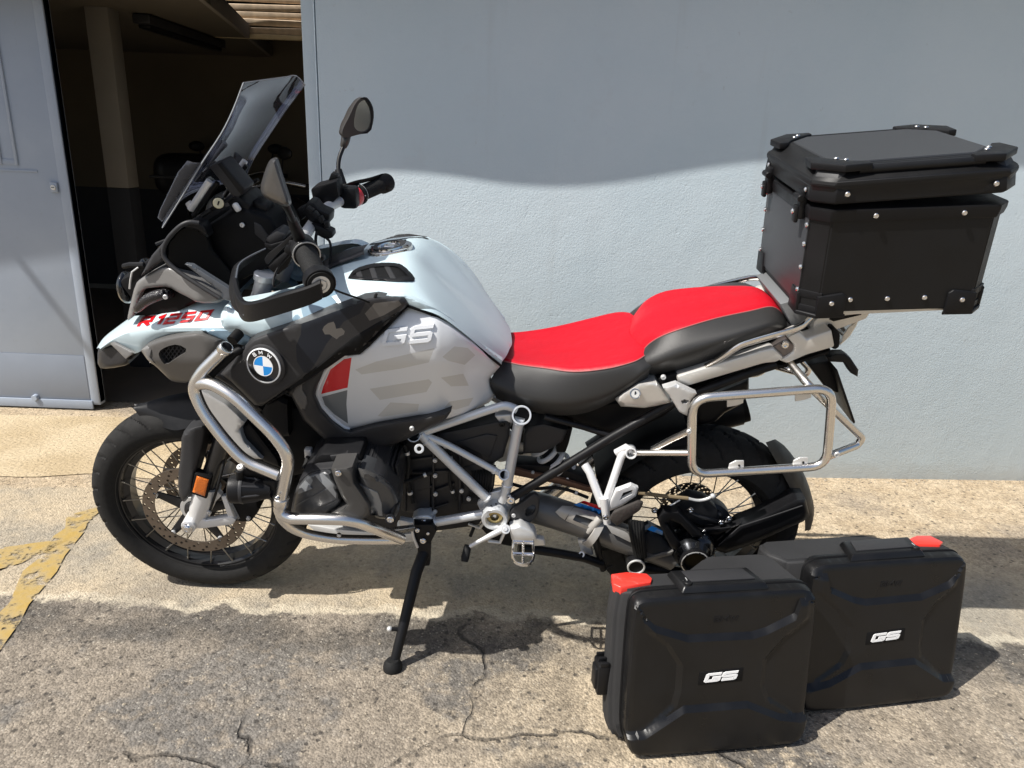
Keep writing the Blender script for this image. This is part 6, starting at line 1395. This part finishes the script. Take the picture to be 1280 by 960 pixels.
# ================================================================== PANNIERS standing on the ground
WD, HT = .462, .405
def pannier(nm, org, ang, flip, lab, grp=None):
    root = empty(nm, org, (0, 0, ang)); tag(root, lab, 'pannier', grp)
    LE = .115
    fx = (lambda u: WD-u) if flip else (lambda u: u)
    def mp(u, v, d): return Vector((fx(u), d+LE*v, v))
    out = [(.004, .05), (.014, .018), (.045, .006), (.41, .006), (.447, .014), (.460, .045), (.463, .09), (.463, .365), (.456, .396), (.43, .407), (.40, .408), (.05, .406), (.014, .400), (.003, .372), (.0, .10)]
    def poly(v, P):
        for (a, b), (c_, d_) in zip(P, P[1:]):
            if a <= v <= c_: return b+(d_-b)*(v-a)/(c_-a)
        return P[0][1] if v < P[0][0] else P[-1][1]
    def sst(e): return max(0, min(1, e))
    TL_ = [(.0, .40), (.04, .345), (.06, .327), (.14, .298), (.30, .296), (.335, .305), (.405, .338), (.415, .375)]
    BL_ = [(.0, .068), (.05, .075), (.14, .135), (.30, .135), (.385, .095), (.44, .085)]
    LL_ = [(.05, .03), (.075, .06), (.135, .125), (.17, .132), (.24, .132), (.29, .10), (.33, .05)]
    RL_ = [(.05, .45), (.085, .42), (.135, .345), (.17, .33), (.24, .33), (.29, .37), (.34, .43)]
    cre = [([(a, b) for a, b in TL_[1:]]+[(a, b+.013) for a, b in TL_[:0:-1]], 0, 1), ([(a, b) for a, b in BL_[1:]]+[(a, b-.013) for a, b in BL_[:0:-1]], 0, 1)]
    cre += [([(b, a) for a, b in LL_[2:-1]]+[(b-.014, a) for a, b in LL_[-2:1:-1]], 0, 1), ([(b, a) for a, b in RL_[2:-1]]+[(b+.014, a) for a, b in RL_[-2:1:-1]], 0, 1)]
    def relief(u, v):
        t_ = poly(u, TL_); b_ = poly(u, BL_); l_ = poly(v, LL_); r_ = poly(v, RL_)
        h = .011*sst((v-t_)/.013)                                   # recess above
        h -= .010*sst((b_-v)/.013)                                   # proud apron below
        if b_-.006 < v < t_+.006: h += .007*max(sst((l_-u)/.014), sst((u-r_)/.014))
        return h
    (vf, dd_) = pillow(out, lambda u, v: relief(u, v), (.015, .017), .034, .0065, it=2, mp=mp, regions=cre)
    one('outer_shell', vf, 'pann', root, 24)
    # back shell
    pl = [(-.022, .05), (-.034, .07), (-.032, .105), (-.01, .122), (.17, .124), (.25, .188), (.40, .190), (.43, .172), (.455, .05)] if not flip else [(-.05, .05), (-.085, .09), (-.085, .14), (-.06, .155), (.24, .157), (.31, .125), (.41, .118), (.44, .095), (.455, .05)]
    gx_ = fx; bx = lambda u: u
    def bk(z, k): return [Vector((WD/2+(a-WD/2)*k, b+LE*z-(.0 if k > .93 else .006), z)) for a, b in pl]
    bm = bmesh.new(); rg = []
    for z, k in ((.016, .93), (.05, .985), (.12, 1.0), (.34, .995), (.385, .975), (.4035, .965)):
        rg.append([bm.verts.new(p_) for p_ in bk(z, k)])
    n = len(pl)
    for a, b in zip(rg, rg[1:]):
        for i in range(n): bm.faces.new([a[i], a[(i+1) % n], b[(i+1) % n], b[i]])
    bm.faces.new(rg[0]); bm.faces.new(rg[-1]); bmesh.ops.recalc_face_normals(bm, faces=bm.faces)
    bmesh.ops.bevel(bm, geom=bm.edges[:], offset=.009, segments=3, affect='EDGES', clamp_overlap=True)
    one('back_shell', bmvf(bm), 'pann_dk', root, 60)
    so = chaikin([Vector((*q, 0)) for q in out], 2, True); one('seam', tube([mp(WD/2+(q.x-WD/2)*.997, HT/2+(q.y-HT/2)*.997, .048) for q in so], .004, 8, closed=True), 'plastic_dk', root)
    # handle
    mb = MB(); zt = .405; yy = .075+LE*zt
    def hp(u, y, z): return Vector((fx(u), y+LE*z, z))
    P1 = [(.125, .022), (.345, .022), (.325, .105), (.115, .105)]
    mb.add(prism([hp(a, b, zt+.001) for a, b in P1], [hp(a, b, zt+.016) for a, b in [(.135, .030), (.335, .030), (.318, .098), (.124, .098)]], .004), 0)
    mb.add(prism([hp(a, b, zt+.015) for a, b in [(.155, .044), (.315, .044), (.302, .090), (.148, .090)]], [hp(a, b, zt+.019) for a, b in [(.155, .044), (.315, .044), (.302, .090), (.148, .090)]], .0015), 1)
    mb.build('handle', ['pann', 'plastic_gr'], root); mb = MB(); mb.add(cyl(hp(.145, .04, zt+.012), hp(.145, .04, zt+.021), .010), 0); mb.add(box(hp(.145, .05, zt+.0215), (.002, .012, .001), 0), 1); mb.build('lock', ['plastic', 'alu'], root)
    # reflector
    R1 = [(-.026, .072), (-.012, .056), (.066, .070), (.074, .086), (.068, .108), (.02, .118), (-.020, .112)] if not flip else [(.030, .078), (.05, .066), (.118, .078), (.114, .104), (.08, .118), (.04, .114)]
    mb = MB(); mb.add(prism([hp(a, b, zt+.0055) for a, b in R1], [hp(a, b, zt-.016) for a, b in R1], .002)); mb.build('reflector', 'reflector', root)
    # badge with letters
    def bp(x, y, d): return mp(fx(x) if flip else x, y, d)
    Bq = [(.172, .186), (.282, .190), (.283, .224), (.173, .220)]
    mb = MB(); mb.add(prism([bp(a, b, -.0015) for a, b in Bq], [bp(a, b, .004) for a, b in Bq], .001)); mb.build('badge', 'plastic_dk', root)
    mb = lettering('GS', [(.1885, .193), (.262, .196), (.2705, .219), (.196, .216)], lambda x, y: -.0015, .0012, .135, .24, bp, .002); mb.build('badge_lettering', 'white', root)
    mb = lettering('BMW', [(.205, .338), (.262, .339), (.264, .354), (.207, .353)], lambda x, y: relief(fx(x) if flip else x, y), .0012, .11, .3, bp, .002); mb.build('embossed_lettering', 'plastic', root)
    # feet, buckle
    for a, b in ((.06, .07), (.15, .05), (.31, .06), (.40, .04)): one('foot', box(hp(a, .04, .008), (b, .05, .024), .006), 'pann', root)
    one('foot_rail', box(hp(.2, .13, .010), (.30, .06, .022), .006), 'pann', root)
    mb = MB(); q = hp(-.040, .085, .165)
    mb.add(box(q, (.030, .05, .085), .006), 0); mb.add(box(q+Vector((-.010 if not flip else .010, .0, .0)), (.022, .034, .060), .005), 0)
    for k in range(3): mb.add(box(q+Vector((0, -.022+.02*k, .046)), (.022, .006, .012), .002), 0)
    if not flip: mb.build('mounting_pin', 'plastic', root)
    return root
aL = atan2(.1512, .9885); pannier('pannier', (.300, 1.394, 0), aL, False, 'black pannier with a red corner and white letters, overlapping the other and on the asphalt')
aR = atan2(.19, .982); q = W(1186, 869, 0); pannier('pannier', (q.x-.462*cos(aR)+.006, q.y-.462*sin(aR)-.012, 0), aR, True, 'black pannier with white letters partly hidden behind the other pannier, below the top case')

# ================================================================== motorcycles parked inside
def parked(loc, rz, lab, topbox, col_):
    r = empty('parked_motorcycle', loc, (0, 0, rz)); tag(r, lab, 'motorcycle')
    for x in (-.68, .68):
        wv_ = one('wheel', lathe([(.20, -.05), (.26, -.06), (.305, -.045), (.318, 0), (.305, .045), (.26, .06), (.20, .05), (.19, 0)], (x, 0, .318), (0, 1, 0), 32, True), 'tyre', r)
        one('hub', lathe([(.03, -.07), (.05, -.04), (.19, -.012), (.19, .012), (.05, .04), (.03, .07)], (x, 0, .318), (0, 1, 0), 20), 'engine', wv_)
    rows = []
    for x, z, w_ in ((-.5, .72, .06), (-.42, .88, .15), (-.2, 1.0, .19), (.05, .93, .15), (.15, .82, .11)):
        rows.append([Vector((x, 0, z)), Vector((x, -w_*.8, z-.04)), Vector((x, -w_, z-.14)), Vector((x, -w_*.7, z-.26))])
    v, f, _, _ = loft(rows, 3); one('tank', (v, f), col_, r, 60)
    rows = []
    for x, z, w_ in ((.08, .84, .1), (.2, .82, .14), (.42, .84, .15), (.56, .90, .13), (.85, .92, .10), (.98, .90, .05)):
        rows.append([Vector((x, 0, z)), Vector((x, -w_*.85, z-.015)), Vector((x, -w_, z-.06)), Vector((x, -w_*.8, z-.11))])
    v, f, _, _ = loft(rows, 3); one('seat', (v, f), 'seat', r, 60)
    mb = MB(); mb.add(box((-.08, 0, .46), (.5, .32, .36), .05)); mb.add(tube([Vector((.1, 0, .4)), Vector((.68, .1, .318))], .04, 10)); mb.build('engine', 'engine', r)
    mb = MB()
    for s in (-1, 1): mb.add(tube([Vector((-.68, s*.09, .318)), Vector((-.48, s*.09, .95))], .027, 10))
    mb.build('fork', 'steel', r)
    mb = MB(); mb.add(tube(chaikin([Vector((-.28, -.40, 1.06)), Vector((-.36, -.22, 1.09)), Vector((-.45, 0, 1.02)), Vector((-.36, .22, 1.09)), Vector((-.28, .40, 1.06))], 2), .014, 10)); mb.build('handlebar', 'steel', r)
    for s in (-1, 1):
        mb = MB(); mb.add(tube([Vector((-.36, s*.26, 1.09)), Vector((-.38, s*.30, 1.24))], .006, 8), 0); mb.add(ball((-.38, s*.32, 1.27), .06, 14, 8, (.35, 1.1, .7)), 0); mb.build('mirror', 'plastic', r)
        one('grip', tube([Vector((-.30, s*.30, 1.07)), Vector((-.27, s*.42, 1.055))], .019, 10), 'rubber', r)
    rows = []
    for x, z, w_ in ((-.74, .80, .05), (-.68, .95, .14), (-.56, 1.02, .17), (-.48, 1.02, .14)):
        rows.append([Vector((x, 0, z)), Vector((x, -w_*.8, z-.03)), Vector((x+.02, -w_, z-.12)), Vector((x+.03, -w_*.7, z-.24))])
    v, f, _, _ = loft(rows, 3); one('fairing', (v, f), 'white_alu' if col_ == 'charcoal' else 'plastic', r, 60)
    if topbox:
        mb = MB(); mb.add(box((.88, 0, 1.10), (.40, .50, .28), .10, None, 4)); o = mb.build('luggage_box', 'plastic', r); one('lid_band', box((.88, 0, 1.09), (.41, .51, .02), .008), 'plastic_gr', o)
parked((-2.36, 6.15, .006), radians(-82), 'dark motorcycle with a rounded top box in the dim garage', True, 'plastic')
parked((-1.66, 5.55, .006), radians(62), 'dark motorcycle by the opening edge inside the garage behind the windscreen', False, 'charcoal')
